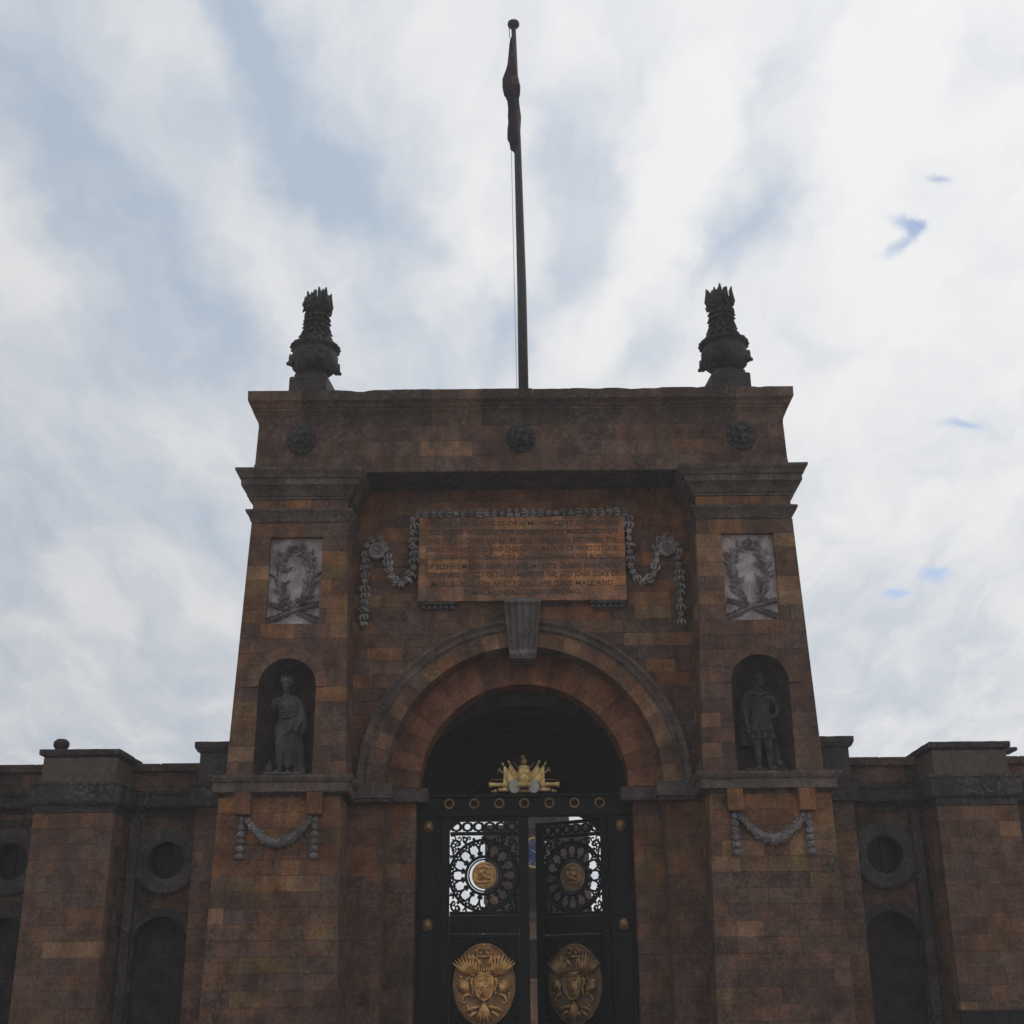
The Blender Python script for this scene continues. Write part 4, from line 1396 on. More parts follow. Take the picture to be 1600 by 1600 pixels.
# cloaked man in a tunic
w = MB()
head(w, (.01, -.02, 1.92), R(12), 'helmet')
drape(w, [(1.70, .0, 0, .065, .065, 0), (1.66, .0, 0, .20, .09, .1), (1.60, 0, 0, .235, .13, .1), (1.48, 0, -.01, .225, .16, .1), (1.34, 0, -.01, .20, .15, .1), (1.20, .0, 0, .185, .14, .1), (1.10, 0, 0, .20, .155, .3), (1.0, 0, 0, .22, .17, 1.0), (.85, .0, 0, .24, .185, 1.4), (.70, .0, 0, .25, .19, 1.6), (.66, 0, 0, .24, .18, 1.6)], 12, .014)
for sg in (-1, 1):
    w.ball((sg * .09, -.115, 1.48), (.095, .05, .075), 10, 8)
w.tube([(-.2, 0, 1.12), (0, -.17, 1.10), (.2, 0, 1.12), (0, .16, 1.12)], .026, 7, closed=True)
for k in range(9):
    x = -.18 + k * .045
    w.tube([(x, -.16 + abs(x) * .25, 1.06), (x * 1.15, -.19 + abs(x) * .25, .82)], [.022, .026], 6)
w.tube([(-.11, 0, .75), (-.12, -.05, .48), (-.11, .0, .30), (-.10, .02, .10)], [.10, .075, .07, .045], 10)
w.tube([(.10, -.02, .75), (.12, -.09, .48), (.13, -.04, .30), (.12, -.02, .10)], [.10, .078, .072, .045], 10)
for x0, x1 in ((-.10, -.14), (.12, .19)):
    w.tube([(x0, .03, .07), ((x0 + x1) / 2, -.10, .07), (x1, -.22, .04)], [.05, .052, .035], 8)
    for i in range(4):
        w.ball((x1 - .035 + i * .022, -.245, .03), (.014, .022, .014), 6, 4)
w.tube([(.22, 0, 1.60), (.33, .02, 1.42), (.37, .0, 1.27)], [.075, .062, .055], 10)
w.tube([(.37, .0, 1.27), (.32, -.11, 1.18), (.26, -.16, 1.12)], [.055, .045, .036], 10)
hand(w, (.26, -.16, 1.12), (-.8, -.1, -.2), -1)
w.tube([(-.22, 0, 1.60), (-.32, .0, 1.38), (-.34, -.05, 1.20)], [.075, .062, .055], 10)
w.tube([(-.34, -.05, 1.20), (-.33, -.13, 1.02), (-.32, -.16, .94)], [.05, .042, .034], 10)
hand(w, (-.32, -.16, .94), (.1, -.2, -.9), 1)
drape(w, [(1.70, -.10, .0, .17, .12, .4), (1.60, -.20, .03, .15, .15, .8), (1.40, -.30, .07, .11, .14, 1), (1.1, -.33, .09, .10, .13, 1.3), (.75, -.34, .10, .11, .13, 1.5), (.55, -.33, .10, .09, .12, 1.5)], 8, .018, 34)
w.tube([(-.22, -.10, 1.66), (-.02, -.17, 1.58), (.16, -.13, 1.64)], [.04, .045, .035], 8)
w.tube([(.27, .10, .02), (.29, .09, .35), (.27, .08, .60)], [.12, .09, .075], 10)
w.ball((.33, .0, .16), (.09, .08, .10), 8, 6)
for i in range(9):
    w.ball((random.uniform(-.34, .34), random.uniform(-.30, .1), .01), (random.uniform(.08, .14), .1, random.uniform(.035, .06)), 8, 6)
w.bbox(-.42, .42, -.36, .30, -.03, .03, .02)
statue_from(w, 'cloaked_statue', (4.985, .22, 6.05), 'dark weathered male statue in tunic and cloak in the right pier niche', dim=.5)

# ================================================================== iron gates
GY = 2.3
def spiral(cx, cz, r0, r1, a0, a1, n=14, y=0.0):
    return [(cx + (r0 + (r1 - r0) * i / n) * math.cos(a0 + (a1 - a0) * i / n), y, cz + (r0 + (r1 - r0) * i / n) * math.sin(a0 + (a1 - a0) * i / n)) for i in range(n + 1)]

def scroll_fill(mb, x0, x1, z0, z1, keep, step=.15, r=.012, y=0.0, rnd=None):
    """rows of small C-scrolls filling a field"""
    rnd = rnd or random
    nx, nz_ = max(1, round((x1 - x0) / step)), max(1, round((z1 - z0) / step))
    for i in range(nx):
        for j in range(nz_):
            cx, cz = x0 + (i + .5) * (x1 - x0) / nx, z0 + (j + .5) * (z1 - z0) / nz_
            if not keep(cx, cz): continue
            sg = 1 if (i + j) % 2 else -1
            a0 = rnd.uniform(0, 2 * PI)
            mb.tube(spiral(cx, cz, .075, .02, a0, a0 + sg * 4.6, 11, y), r, 5)
            mb.ball((cx + .02 * math.cos(a0 + sg * 4.6), y, cz + .02 * math.sin(a0 + sg * 4.6)), .02, 6, 4)

def relief_arms(mb):
    """gilt achievement on an oval plate, centred on the origin, facing -y"""
    # crown
    mb.tube([(-.13, -.05, .545), (0, -.09, .53), (.13, -.05, .545)], .028, 7)
    for sg in (-1, 1):
        mb.tube([(sg * .13, -.05, .56), (sg * .17, -.06, .66), (sg * .09, -.08, .715), (0, -.09, .68)], [.02, .022, .022, .018], 7)
        mb.ball((sg * .075, -.075, .60), .034, 8, 6)
    mb.ball((0, -.08, .74), .03, 8, 6)
    # eagle necks and heads
    for sg in (-1, 1):
        mb.tube([(sg * .04, -.06, .34), (sg * .12, -.08, .44), (sg * .16, -.08, .50)], [.05, .04, .03], 8)
        mb.ball((sg * .30, -.05, .50), (.05, .04, .055), 8, 6)
        mb.tube([(sg * .18, -.06, .49), (sg * .24, -.05, .53), (sg * .31, -.05, .50)], [.03, .03, .02], 7)
        # raised wings: fanned feathers
        for k in range(8):
            a = R(38 + k * 8.5)
            p0 = Vector((sg * .20, -.045, .20))
            L = .44 - .018 * abs(k - 5)
            d = Vector((sg * math.cos(a), 0, math.sin(a)))
            off = Vector((sg * .025 * (7 - k), 0, -.006 * k))
            mb.tube([p0 + off, p0 + off + d * L * .5 + Vector((0, -.03, 0)), p0 + off + d * L], [.028, .03, .012], 6)
        # lower drooping wings
        for k in range(9):
            a = R(20 - k * 13)
            p0 = Vector((sg * .33, -.04, .02))
            d = Vector((sg * math.cos(a), 0, math.sin(a)))
            L = .24 if k < 5 else .2
            mb.tube([p0, p0 + d * L * .6 + Vector((0, -.035, 0)), p0 + d * L + Vector((0, 0, -.02))], [.04, .03, .01], 6)
        for k in range(7):
            t = k / 6
            mb.ball((sg * (.24 + .02 * math.sin(t * 6)), -.07, .10 - .27 * t), (.05 - .02 * t, .04, .03), 7, 5)
        # legs and curls
        mb.tube([(sg * .30, -.04, -.18), (sg * .42, -.05, -.22), (sg * .47, -.05, -.32), (sg * .41, -.04, -.36), (sg * .37, -.04, -.31)], [.03, .026, .022, .018, .012], 7)
        mb.tube([(sg * .10, -.04, -.42), (sg * .28, -.05, -.46), (sg * .40, -.04, -.52)], [.03, .035, .02], 7)
        mb.tube([(sg * .16, -.04, -.52), (sg * .30, -.05, -.60), (sg * .22, -.04, -.66)], [.03, .03, .015], 7)
    # coronet over the shield
    mb.tube([(-.14, -.07, .22), (0, -.12, .19), (.14, -.07, .22)], .035, 8)
    for k in range(7):
        x = -.15 + k * .05
        mb.tube([(x, -.08, .24), (x * 1.12, -.09, .33)], [.026, .016], 6)
        mb.ball((x * 1.12, -.09, .345), .022, 6, 4)
    # shield, with a bordered and quartered face
    sh = [(-.17, .15), (-.19, -.02), (-.16, -.18), (-.09, -.27), (0, -.31), (.09, -.27), (.16, -.18), (.19, -.02), (.17, .15), (.08, .17), (0, .15), (-.08, .17)]
    mb.prism(sh, -.11, .0)
    mb.tube([(x, -.105, z) for x, z in sh], .022, 6, closed=True)
    mb.tube([(0, -.115, .15), (0, -.115, -.30)], .012, 5)
    mb.tube([(-.18, -.115, -.05), (.18, -.115, -.05)], .012, 5)
    rr_ = random.Random(5)
    for k in range(26):
        x, z = rr_.uniform(-.14, .14), rr_.uniform(-.24, .12)
        mb.ball((x, -.115, z), (rr_.uniform(.012, .03), .018, rr_.uniform(.012, .035)), 6, 4)
    # tail
    for k in range(5):
        a = R(-90 + (k - 2) * 13)
        mb.tube([(0, -.05, -.33), (.2 * math.cos(a), -.06, -.36 + .2 * math.sin(a)), (.42 * math.cos(a), -.04, -.33 + .42 * math.sin(a))], [.03, .035, .02], 6)
    for k in range(46):
        a = rr_.uniform(0, 2 * PI); q = math.sqrt(rr_.uniform(.1, 1)) * .9
        x, z = .60 * q * math.cos(a), .74 * q * math.sin(a)
        mb.ball((x, -.02, z), (rr_.uniform(.015, .04), .025, rr_.uniform(.015, .04)), 6, 4)

def gate_leaf(s, W, x_h, ang, label, arms_mat, plate_mat):
    """s = +1: leaf runs towards +x from its hinge; s = -1 towards -x"""
    root = empty('gate_leaf', (x_h, GY, 0))
    tag(root, label, 'gate', 'leaves of the iron gate')
    def part(name, fn, mat=M_IRON, smooth=False):
        mb = MB(); fn(mb)
        if s < 0:
            mb.v = [(-x, y, z) for x, y, z in mb.v]
            mb.f = [q[::-1] for q in mb.f]
        return mb.build(name, mat, root, smooth=smooth)
    top, bot = (5.447 if s > 0 else 5.42), .08
    cx = W * .5 if s < 0 else .94
    half = .735
    part('hinge_stile', lambda m: m.bbox(.002, cx - half - .02, -.06, .06, bot, top, .012))
    part('meeting_stile', lambda m: m.bbox(cx + half + .02, W, -.06, .06, bot, top, .012))
    xa, xb = cx - half - .01, cx + half + .01
    for z0, z1 in ((5.345, top - .002), (5.05, 5.125), (3.37, 3.45), (2.90, 2.98), (.98, 1.06), (.10, .30)):
        part('rail', lambda m: m.bbox(xa, xb, -.045, .045, z0, z1, .01))
    # pierced bands of rings
    for zc_, hh in ((5.236, .108), (3.175, .19)):
        def rings(m):
            n = 6 if hh < .15 else 5
            st = 2 * half / n
            for i in range(n):
                c_ = xa + .01 + st * (i + .5)
                ro_, ri_ = min(hh, st / 2) * 1.0, min(hh, st / 2) * (.60 if hh < .15 else .34)
                prof_ = [(ri_, -.02), (ri_, .02), (ro_, .02), (ro_, -.02), (ri_, -.02)]
                ring_mould(m, c_, zc_, prof_, 0, 2 * PI, 18)
                for sg in (-1, 1):
                    m.tube([(c_ + sg * st * .26, 0, zc_ - hh * .80), (c_ + sg * st * .5, 0, zc_ - hh * .1), (c_ + sg * st * .5, 0, zc_ + hh * .1), (c_ + sg * st * .26, 0, zc_ + hh * .80)], .024, 5)
        part('ring_band', rings)
    # sunburst panel
    zc_ = 4.20
    def burst(m):
        m.tube(spiral(cx, zc_, .395, .395, 0, 2 * PI, 40)[:-1], .034, 6, closed=True)
        m.tube(spiral(cx, zc_, .335, .335, 0, 2 * PI, 36)[:-1], .018, 5, closed=True)
        m.tube(spiral(cx, zc_, .75, .75, 0, 2 * PI, 48)[:-1], .034, 6, closed=True)
        n = 16
        for i in range(n):
            a = 2 * PI * (i + .5) / n
            u = Vector((math.cos(a), 0, math.sin(a)))
            t = Vector((-math.sin(a), 0, math.cos(a)))
            c_ = Vector((cx, 0, zc_))
            P = lambda r_, q: c_ + u * r_ + t * q
            m.tube([P(.40, 0), P(.58, 0)], .026, 5)
            m.ball(P(.475, .03), .036, 7, 5); m.ball(P(.475, -.03), .036, 7, 5)
            m.tube([P(.41, .06), P(.445, .02), P(.475, 0)], .009, 5)
            m.tube([P(.41, -.06), P(.445, -.02), P(.475, 0)], .009, 5)
            for sg in (-1, 1):
                m.tube([P(.57, 0), P(.62, sg * .02), P(.68, sg * .055), P(.715, sg * .10), P(.69, sg * .125), P(.66, sg * .11), P(.665, sg * .085)], [.026, .026, .025, .023, .021, .019, .017], 5)
                m.ball(P(.668, sg * .092), .026, 6, 4)
            m.ball(P(.70, 0), .035, 6, 4)
    part('sunburst', burst)
    for sx_ in (-1, 1):
        for sz_ in (-1, 1):
            def corner(m, sx_=sx_, sz_=sz_):
                f1 = lambda r0, r1, a0, a1, ox, oz: [(cx + sx_ * (ox + px), 0, zc_ + sz_ * (oz + pz)) for px, _, pz in spiral(0, 0, r0, r1, a0, a1, 13)]
                m.tube(f1(.14, .02, -1.2, 4.6, .60, .66), [.026] * 14, 5)
                m.tube(f1(.085, .015, 1.0, 6.0, .44, .74), [.021] * 14, 5)
                m.tube(f1(.085, .015, .6, -4.4, .70, .46), [.021] * 14, 5)
                m.tube(f1(.05, .012, 0, 5, .68, .36), [.018] * 14, 5)
                m.tube(f1(.05, .012, 0, 5, .33, .78), [.018] * 14, 5)
                for q in range(7):
                    a = PI / 4 + (q - 3) * .25
                    m.ball((cx + sx_ * .80 * math.cos(a), 0, zc_ + sz_ * .80 * math.sin(a)), .036, 6, 4)
                keep = lambda x, z: math.hypot(x - cx, z - zc_) > .84 and (x - cx) * sx_ > 0 and (z - zc_) * sz_ > 0
                scroll_fill(m, cx - .735, cx + .735, zc_ - .75, zc_ + .84, keep, .118, .017, .0, random.Random(3))
            tag(part('corner_scroll', corner), kind='stuff')
    # gilded medallion in the sunburst
    def medal(m):
        Mx = Matrix.Translation((cx, -.01, zc_)) @ Matrix.Rotation(PI / 2, 4, 'X') @ Matrix.Diagonal((.86, .93, 1, 1))
        m.lathe([(.30, -.02), (.31, .0), (.30, .025), (.27, .03), (.25, .012), (.01, .02)], 28, M=Mx)
        # crowned cushion and orb in relief
        m.bbox(cx - .19, cx + .19, -.08, .0, zc_ - .17, zc_ - .10, .02)
        m.tube([(cx - .15, -.06, zc_ - .08), (cx, -.10, zc_ - .02), (cx + .15, -.06, zc_ - .08)], [.03, .05, .03], 8)
        m.ball((cx - .07, -.07, zc_ + .05), (.07, .05, .08), 9, 7)
        m.ball((cx + .09, -.06, zc_ + .06), (.06, .05, .07), 9, 7)
        m.tube([(cx - .14, -.04, zc_ + .14), (cx, -.07, zc_ + .19), (cx + .14, -.04, zc_ + .14)], [.03, .035, .03], 8)
        m.ball((cx, -.06, zc_ + .11), (.035, .04, .05), 8, 6)
    part('medallion', medal, plate_mat)
    # oval plate with gilt arms
    zo = 1.97
    def plate(m):
        Mx = Matrix.Translation((cx, .02, zo)) @ Matrix.Rotation(PI / 2, 4, 'X') @ Matrix.Diagonal((.655, .82, 1, 1))
        m.lathe([(1.0, -.03), (1.02, .0), (1.0, .035), (.96, .04), (.94, .015), (.01, .02)], 48, M=Mx)
    PL = part('oval_plate', plate, M_PLATE if s > 0 else M_PLATE_SHADE)
    ar = MB(); relief_arms(ar)
    ar.v = [(s * (cx + x * 1.02), y, zo + z * 1.04) for x, y, z in ar.v]
    if s < 0: ar.f = [q[::-1] for q in ar.f]
    ar.build('gilt_arms', arms_mat, PL, smooth=True)
    def oval_field(m):
        rnd = random.Random(11)
        inside = lambda x, z: ((x - cx) / .70) ** 2 + ((z - zo) / .88) ** 2 > 1
        scroll_fill(m, xa, xb, 1.06, 2.90, inside, .155, .014, 0, rnd)
        m.tube([(cx + .70 * math.cos(2 * PI * i / 40), 0, zo + .865 * math.sin(2 * PI * i / 40)) for i in range(40)], .022, 6, closed=True)
        for k in range(12):
            a = 2 * PI * k / 12 + .26
            m.tube([(cx + .70 * math.cos(a), 0, zo + .86 * math.sin(a)), (cx + .80 * math.cos(a), 0, zo + 1.0 * math.sin(a))], .014, 5) if abs(.80 * math.cos(a)) < .73 and abs(math.sin(a)) < .93 else None
    part('oval_scrollwork', oval_field)
    part('backing_sheet', lambda m: (m.bbox(xa, xb, .03, .042, 1.02, 2.94, .004), m.bbox(xa, xb, .03, .042, 3.0, 3.36, .004)))
    part('kick_panel', lambda m: (m.bbox(xa, xb, -.02, .02, .28, 1.0, .01), m.bbox(xa + .14, xb - .14, -.045, -.015, .42, .86, .015)))
    root.rotation_euler = (0, 0, ang)
    return root

M_PLATE = flat_mat('bronzed_plate', (0.42, 0.225, 0.10), .55, .2, .45, 6.0, bump=.5)
M_PLATE_SHADE = flat_mat('shaded_bronzed_plate', (0.24, 0.14, 0.08), .6, .1, .5, 6.0, bump=.5)  # darker plate copy, the turned leaf's shading put into its colour
gate_leaf(1, 1.915, -1.83, 0, 'closed left leaf of the black iron gate with bright gilt oval arms', M_GOLDARM, M_GOLDARM)
gate_leaf(-1, 1.86, 1.83, R(-33), 'half open right leaf of the black iron gate with oval arms coloured as in shade', M_GOLD_OLD_SHADE, M_GOLD_OLD_SHADE)

GF = empty('iron_gateway', (0, GY, 0))
tag(GF, 'black iron gateway surround with ringed transom and gilded trophy of arms', 'gateway')
for s in (-1, 1):
    mb = MB()
    mb.bbox(s * 1.833, s * 2.345, GY - .10, GY + .12, 0, 5.44, .012)
    mb.bbox(s * 1.93, s * 2.28, GY - .125, GY - .09, .5, 3.0, .012)
    mb.bbox(s * 1.93, s * 2.28, GY - .125, GY - .09, 3.35, 5.05, .012)
    mb.v = [(x, y - GY, z) for x, y, z in mb.v]
    po = mb.build('gate_post', M_IRON, GF)
    mb = MB()
    mb.tube([(s * 1.87, -.125, .2), (s * 1.87, -.125, 5.3)], .012, 5)
    mb.build('bolt_rod', M_IRON, GF)
    for z in (5.225, 3.16):
        mb = MB()
        x = s * 2.105
        mb.ball((x, -.14, z), (.085, .07, .10), 10, 8)
        for k in range(10):
            a = 2 * PI * k / 10
            mb.ball((x + .085 * math.cos(a), -.125, z + .105 * math.sin(a)), .03, 6, 4)
        mb.ball((x, -.20, z - .03), (.04, .04, .035), 8, 6)
        mb.build('lion_boss', M_GOLD_OLD_SHADE, GF, smooth=True)
mb = MB()
mb.bbox(-2.345, 2.345, -.14, .14, 5.45, 5.60, .012)
mb.bbox(-2.345, 2.345, -.08, .08, 5.60, 5.86, .012)
mb.bbox(-2.345, 2.345, -.16, .16, 5.86, 5.93, .012)
TR = mb.build('transom', M_IRON, GF)
for i in range(7):
    mb = MB()
    x = (i - 3) * .5535
    ring_mould(mb, x, 5.725, [(.075, -.085), (.075, -.11), (.085, -.125), (.108, -.125), (.115, -.11), (.115, -.085)], 0, 2 * PI, 24)
    for k in range(14):
        a = 2 * PI * k / 14
        mb.ball((x + .095 * math.cos(a), -.125, 5.725 + .095 * math.sin(a)), .017, 6, 4)
    mb.build('gilt_ring', M_GOLD_OLD_SHADE, TR)

# trophy of arms over the transom
TP = empty('trophy', (0, 0, 5.95), GF)
def tpart(name, fn, mat=M_GOLD, smooth=True):
    mb = MB(); fn(mb)
    return mb.build(name, mat, TP, smooth=smooth)
def cuirass(m):
    m.lathe([(.10, .20), (.14, .22), (.165, .30), (.17, .38), (.15, .46), (.125, .53), (.13, .58), (.10, .60)], 18, M=Matrix.Translation((0, -.10, 0)) @ Matrix.Diagonal((1, .75, 1, 1)))
    for k in range(7):
        x = -.12 + k * .04
        m.tube([(x, -.19, .22), (x * 1.2, -.20, .12)], [.022, .018], 6)
    m.ball((-.06, -.215, .44), (.06, .03, .07), 8, 6); m.ball((.06, -.215, .44), (.06, .03, .07), 8, 6)
tpart('cuirass', cuirass)
def helm(m):
    m.ball((0, -.10, .69), (.075, .08, .08), 10, 8)
    m.tube([(0, -.17, .72), (0, -.12, .80), (0, -.02, .80), (0, .03, .70)], [.02, .03, .03, .015], 7)
    m.tube([(-.03, -.1, .78), (-.055, -.1, .83), (-.02, -.1, .80)], [.03, .02, .01], 6)
tpart('helmet', helm, M_GOLD_OLD_SHADE)
for s in (-1, 1):
    for k, (x1, z1, xb_) in enumerate(((.45, .62, .10), (.31, .66, .06))):
        tpart('spear', lambda m: (m.tube([(s * .02, -.02, .25), (s * x1, -.02, z1)], .011, 6), m.tube([(s * x1, -.02, z1), (s * (x1 + .02), -.02, z1 + .03), (s * (x1 + .06), -.02, z1 + .085)], [.012, .028, .002], 6)))
        poly = [[(s * .08, .25), (s * .45, .61), (s * .465, .12), (s * .30, .05)], [(s * .06, .30), (s * .325, .645), (s * .345, .26), (s * .2, .2)]][k]
        if s < 0: poly = poly[::-1]
        def flagp(m, poly=poly, k=k):
            n = 8
            P = [Vector((a, b)) for a, b in poly]
            if s < 0: P = P[::-1]
            v, f = [], []
            for i in range(n + 1):
                for j in range(n + 1):
                    u, t = i / n, j / n
                    q = (P[0] * (1 - u) + P[1] * u) * (1 - t) + (P[3] * (1 - u) + P[2] * u) * t
                    v.append((q.x, -.055 - .015 * k + .022 * math.sin(t * 9 + u * 3), q.y))
            for i in range(n):
                for j in range(n):
                    a = i * (n + 1) + j
                    f.append((a, a + 1, a + n + 2, a + n + 1))
            m.add(v, f)
            m.add([(x, y + .012, z) for x, y, z in v], [q[::-1] for q in f])
        tpart('standard', flagp)
    tpart('sword', lambda m: (m.tube([(s * .05, -.02, .45), (s * .23, -.02, .70)], .011, 6), m.tube([(s * .085, -.02, .545), (s * .125, -.02, .515)], .012, 6)), M_GOLD_OLD_SHADE)
    tpart('musket', lambda m: (m.tube([(s * .2, -.02, .30), (s * .75, -.02, .305)], [.012, .010], 6), m.tube([(s * .34, -.02, .40), (s * .58, -.02, .52)], [.012, .016], 6)), M_GOLD_OLD_SHADE)
    tpart('pike_axe', lambda m: (m.tube([(s * .3, -.02, .38), (s * .56, -.02, .53)], .012, 6), m.tube([(s * .53, -.02, .56), (s * .60, -.02, .47)], [.03, .012], 6)), M_GOLD_OLD_SHADE)
    tpart('cannon', lambda m: (m.tube([(s * .25, -.05, .17), (s * .55, -.08, .19), (s * .70, -.10, .185), (s * .72, -.10, .185), (s * .78, -.10, .18)], [.05, .042, .045, .055, .062], 12), m.tube([(s * .775, -.10, .18), (s * .785, -.10, .18)], [.035, .035], 10)))
    tpart('mortar', lambda m: (m.tube([(s * .3, -.06, .07), (s * .58, -.08, .075)], [.035, .04], 10), m.ball((s * .64, -.08, .05), .035, 8, 6), m.ball((s * .70, -.07, .04), .025, 8, 6)))
    def drum(m):
        m.tube([(s * .215, .04, .14), (s * .215, -.12, .14)], [.15, .15], 22, M=None)
    DR = tpart('drum', drum, M_GOLD_OLD_SHADE)
    mb = MB()
    mb.lathe([(.128, 0), (.130, .012), (.01, .016)], 24, M=Matrix.Translation((s * .215, -.121, .14)) @ Matrix.Rotation(PI / 2, 4, 'X') @ Matrix.Diagonal((.92, 1.12, 1, 1)))
    mb.build('drum_skin', M_DRUM, DR)
tpart('cannonball_pile', lambda m: [m.ball((-.09 + i * .06, -.12, .035), .036, 8, 6) for i in range(4)] and m.bbox(-.11, .11, -.10, 0, .05, .2, .03), M_GOLD_OLD_SHADE)

# ================================================================== wing walls on either side
def wing(s, label, with_ball):
    root = empty('wing_wall', (s * 6.86, 1.3, 0))
    tag(root, label, 'wall')
    off = Vector((-s * 6.86, -1.3, 0))
    rebase = Matrix.Translation(off)
    ms = Masonry(root)
    X0, X1 = 6.84, 15.6
    def mir(a, b): return (-b, -a) if s < 0 else (a, b)
    def put(mb, name, m, parent=None):
        mb.v = [(x + off.x, y + off.y, z) for x, y, z in mb.v]
        return mb.build(name, m, parent or root)
    core = MB(); core.tint = (.075, .058, .05)  # core tint darkened to paint in the shade of the bays
    core.box(s * X0, s * X1, 1.66, 2.3, 0, 6.4)
    CORE = put(core, 'wall_core', M_INNER)
    OC = (7.57, 10.86, 14.15)
    holes = []
    for c_ in OC:
        cc = s * c_
        def oc(z, cc=cc):
            d = .55 ** 2 - (z - 4.46) ** 2
            return (cc - math.sqrt(d), cc + math.sqrt(d)) if d > 0 else None
        def ni(z, cc=cc):
            if z < 2.76: return (cc - .57, cc + .57)
            d = .66 ** 2 - (z - 2.76) ** 2
            return (cc - math.sqrt(d), cc + math.sqrt(d)) if d > 0 else None
        holes += [oc, ni]
    a, b = mir(X0, X1)
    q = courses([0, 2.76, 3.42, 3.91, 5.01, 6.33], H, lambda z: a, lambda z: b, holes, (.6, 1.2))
    ms.wall(CORE, q, 1.3, {'soot_shade': 2.2, 'dark': 2, 'mid': .8}, .2)  # darkest tones weighted up: recess shade painted into the blocks
    for c_ in OC:
        ob = MB(); ob.tint = (.10, .082, .076)
        ring_mould(ob, s * c_, 4.46, [(.37, 1.66), (.37, 1.25), (.39, 1.20), (.44, 1.18), (.64, 1.17), (.69, 1.20), (.70, 1.34)], 0, 2 * PI, 40)
        OB = put(ob, 'oculus_surround', M_DARK)
        gb = MB()
        gb.lathe([(.40, 0), (.40, .01), (.01, .012)], 28, M=Matrix.Translation((s * c_, 1.56, 4.46)) @ Matrix.Rotation(PI / 2, 4, 'X'))
        put(gb, 'pane', M_GLASS, OB)
        gb = MB()
        gb.box(s * c_ - .012, s * c_ + .012, 1.52, 1.545, 4.08, 4.84)
        gb.box(s * c_ - .38, s * c_ + .38, 1.522, 1.543, 4.45, 4.475)
        put(gb, 'glazing_bar', M_IRON, OB)
        nb = MB(); nb.tint = (.07, .055, .05)
        ring_mould(nb, s * c_, 2.76, [(.57, 1.68), (.57, 1.27), (.75, 1.27), (.76, 1.4)], 0, PI, 24)
        put(nb, 'blind_arch', M_DARK)
    # string course and coping
    sc = MB(); sc.tint = (.062, .052, .05)
    pth = [(s * X0, 1.3), (s * X1, 1.3)] if s > 0 else [(-X1, 1.3), (-X0, 1.3)]
    sc.sweep(pth, [(-.02, 5.44), (.02, 5.46), (.05, 5.52), (.16, 5.56), (.18, 5.60), (.18, 5.78), (.22, 5.84), (.23, 5.90), (-.1, 5.93)])
    put(sc, 'string_course', M_DARK)
    x = X0
    while x < X1 - .1:
        x2 = min(X1, x + random.uniform(.8, 1.3))
        cb_ = MB(); cb_.tint = pick({'dark': 1, 'soot_shade': 2})
        dz = random.uniform(-.006, .006)
        cb_.bbox(s * (x + .003), s * (x2 - .003), 1.21, 2.35, 6.325, 6.505 + dz, .02)
        put(cb_, 'coping_stone', M_DARK)
        x = x2
    # buttress piers
    for xa, xb in ((8.39, 10.04), (11.68, 13.33)):
        bc = MB()
        bc.box(s * (xa + .06), s * (xb - .06), .08, 1.32, 0, 6.44)
        BUT = put(bc, 'buttress', M_MORTAR)
        a2, b2 = mir(xa, xb)
        q = courses([0, .62, 5.30], H, lambda z: a2, lambda z: b2, (), (.5, 1.1))
        q = [(k[0], k[1], k[2], k[3], k[4], k[5], k[6], k[7]) for k in q]
        ms.wall(BUT, q, 0.0, {'mid': 3, 'grey': 1.6, 'brown': 1.6, 'dark': 1.2, 'tan': .35, 'orange': .15}, .2)
        rb_ = MB()
        for sd in (xa, xb):
            zz_ = make_rows([0, .62, 5.30], H)
            for z0, z1 in zip(zz_, zz_[1:]):
                ys = [.2, random.uniform(.5, .95), 1.3]
                for y0, y1 in zip(ys, ys[1:]):
                    x_0, x_1 = (sd, sd + .15) if sd == xa else (sd - .15, sd)
                    rb_.box(s * x_0, s * x_1, y0 + .003, y1 - .003, z0 + .004, z1 - .004, pick(W_WING))
        tag(put(rb_, 'return_masonry', M_STONE, BUT), kind='stuff')
        en = MB(); en.tint = (.062, .053, .052)
        pth = [(s * xa, 1.3), (s * xa, 0), (s * xb, 0), (s * xb, 1.3)]
        if s < 0: pth = [(-xb, 1.3), (-xb, 0), (-xa, 0), (-xa, 1.3)]
        en.sweep(pth, [(-.04, 5.29), (.02, 5.31), (.02, 5.44), (.06, 5.46), (.10, 5.50), (.11, 5.54), (.11, 5.82), (.13, 5.88), (.12, 5.92), (-.12, 5.925)])
        put(en, 'buttress_cornice', M_DARK, BUT)
        db = MB()
        for xx, xy in ((xa + .10, xa + .62), (xa + .62, xb - .55), (xb - .55, xb - .07)):
            bb = MB(); bb.bbox(s * (xx + .003), s * (xy - .003), .14, 1.4, 5.92, 6.455, .012, pick({'mid': 2, 'brown': 1, 'dark': 1}))
            put(bb, 'die_block', M_STONE, BUT)
        cp = MB(); cp.tint = (.06, .05, .05)
        pth = [(s * (xa + .10), 1.7), (s * (xa + .10), .14), (s * (xb - .07), .14), (s * (xb - .07), 1.7)]
        if s < 0: pth = [(-(xb - .07), 1.7), (-(xb - .07), .14), (-(xa + .10), .14), (-(xa + .10), 1.7)]
        cp.sweep(pth, [(-.03, 6.44), (.03, 6.46), (.06, 6.49), (.105, 6.50), (.11, 6.60), (.09, 6.615), (-.75, 6.63)])
        cp.box(s * (xa + .1), s * (xb - .07), .2, 1.7, 6.55, 6.61)
        put(cp, 'buttress_cap', M_DARK, BUT)
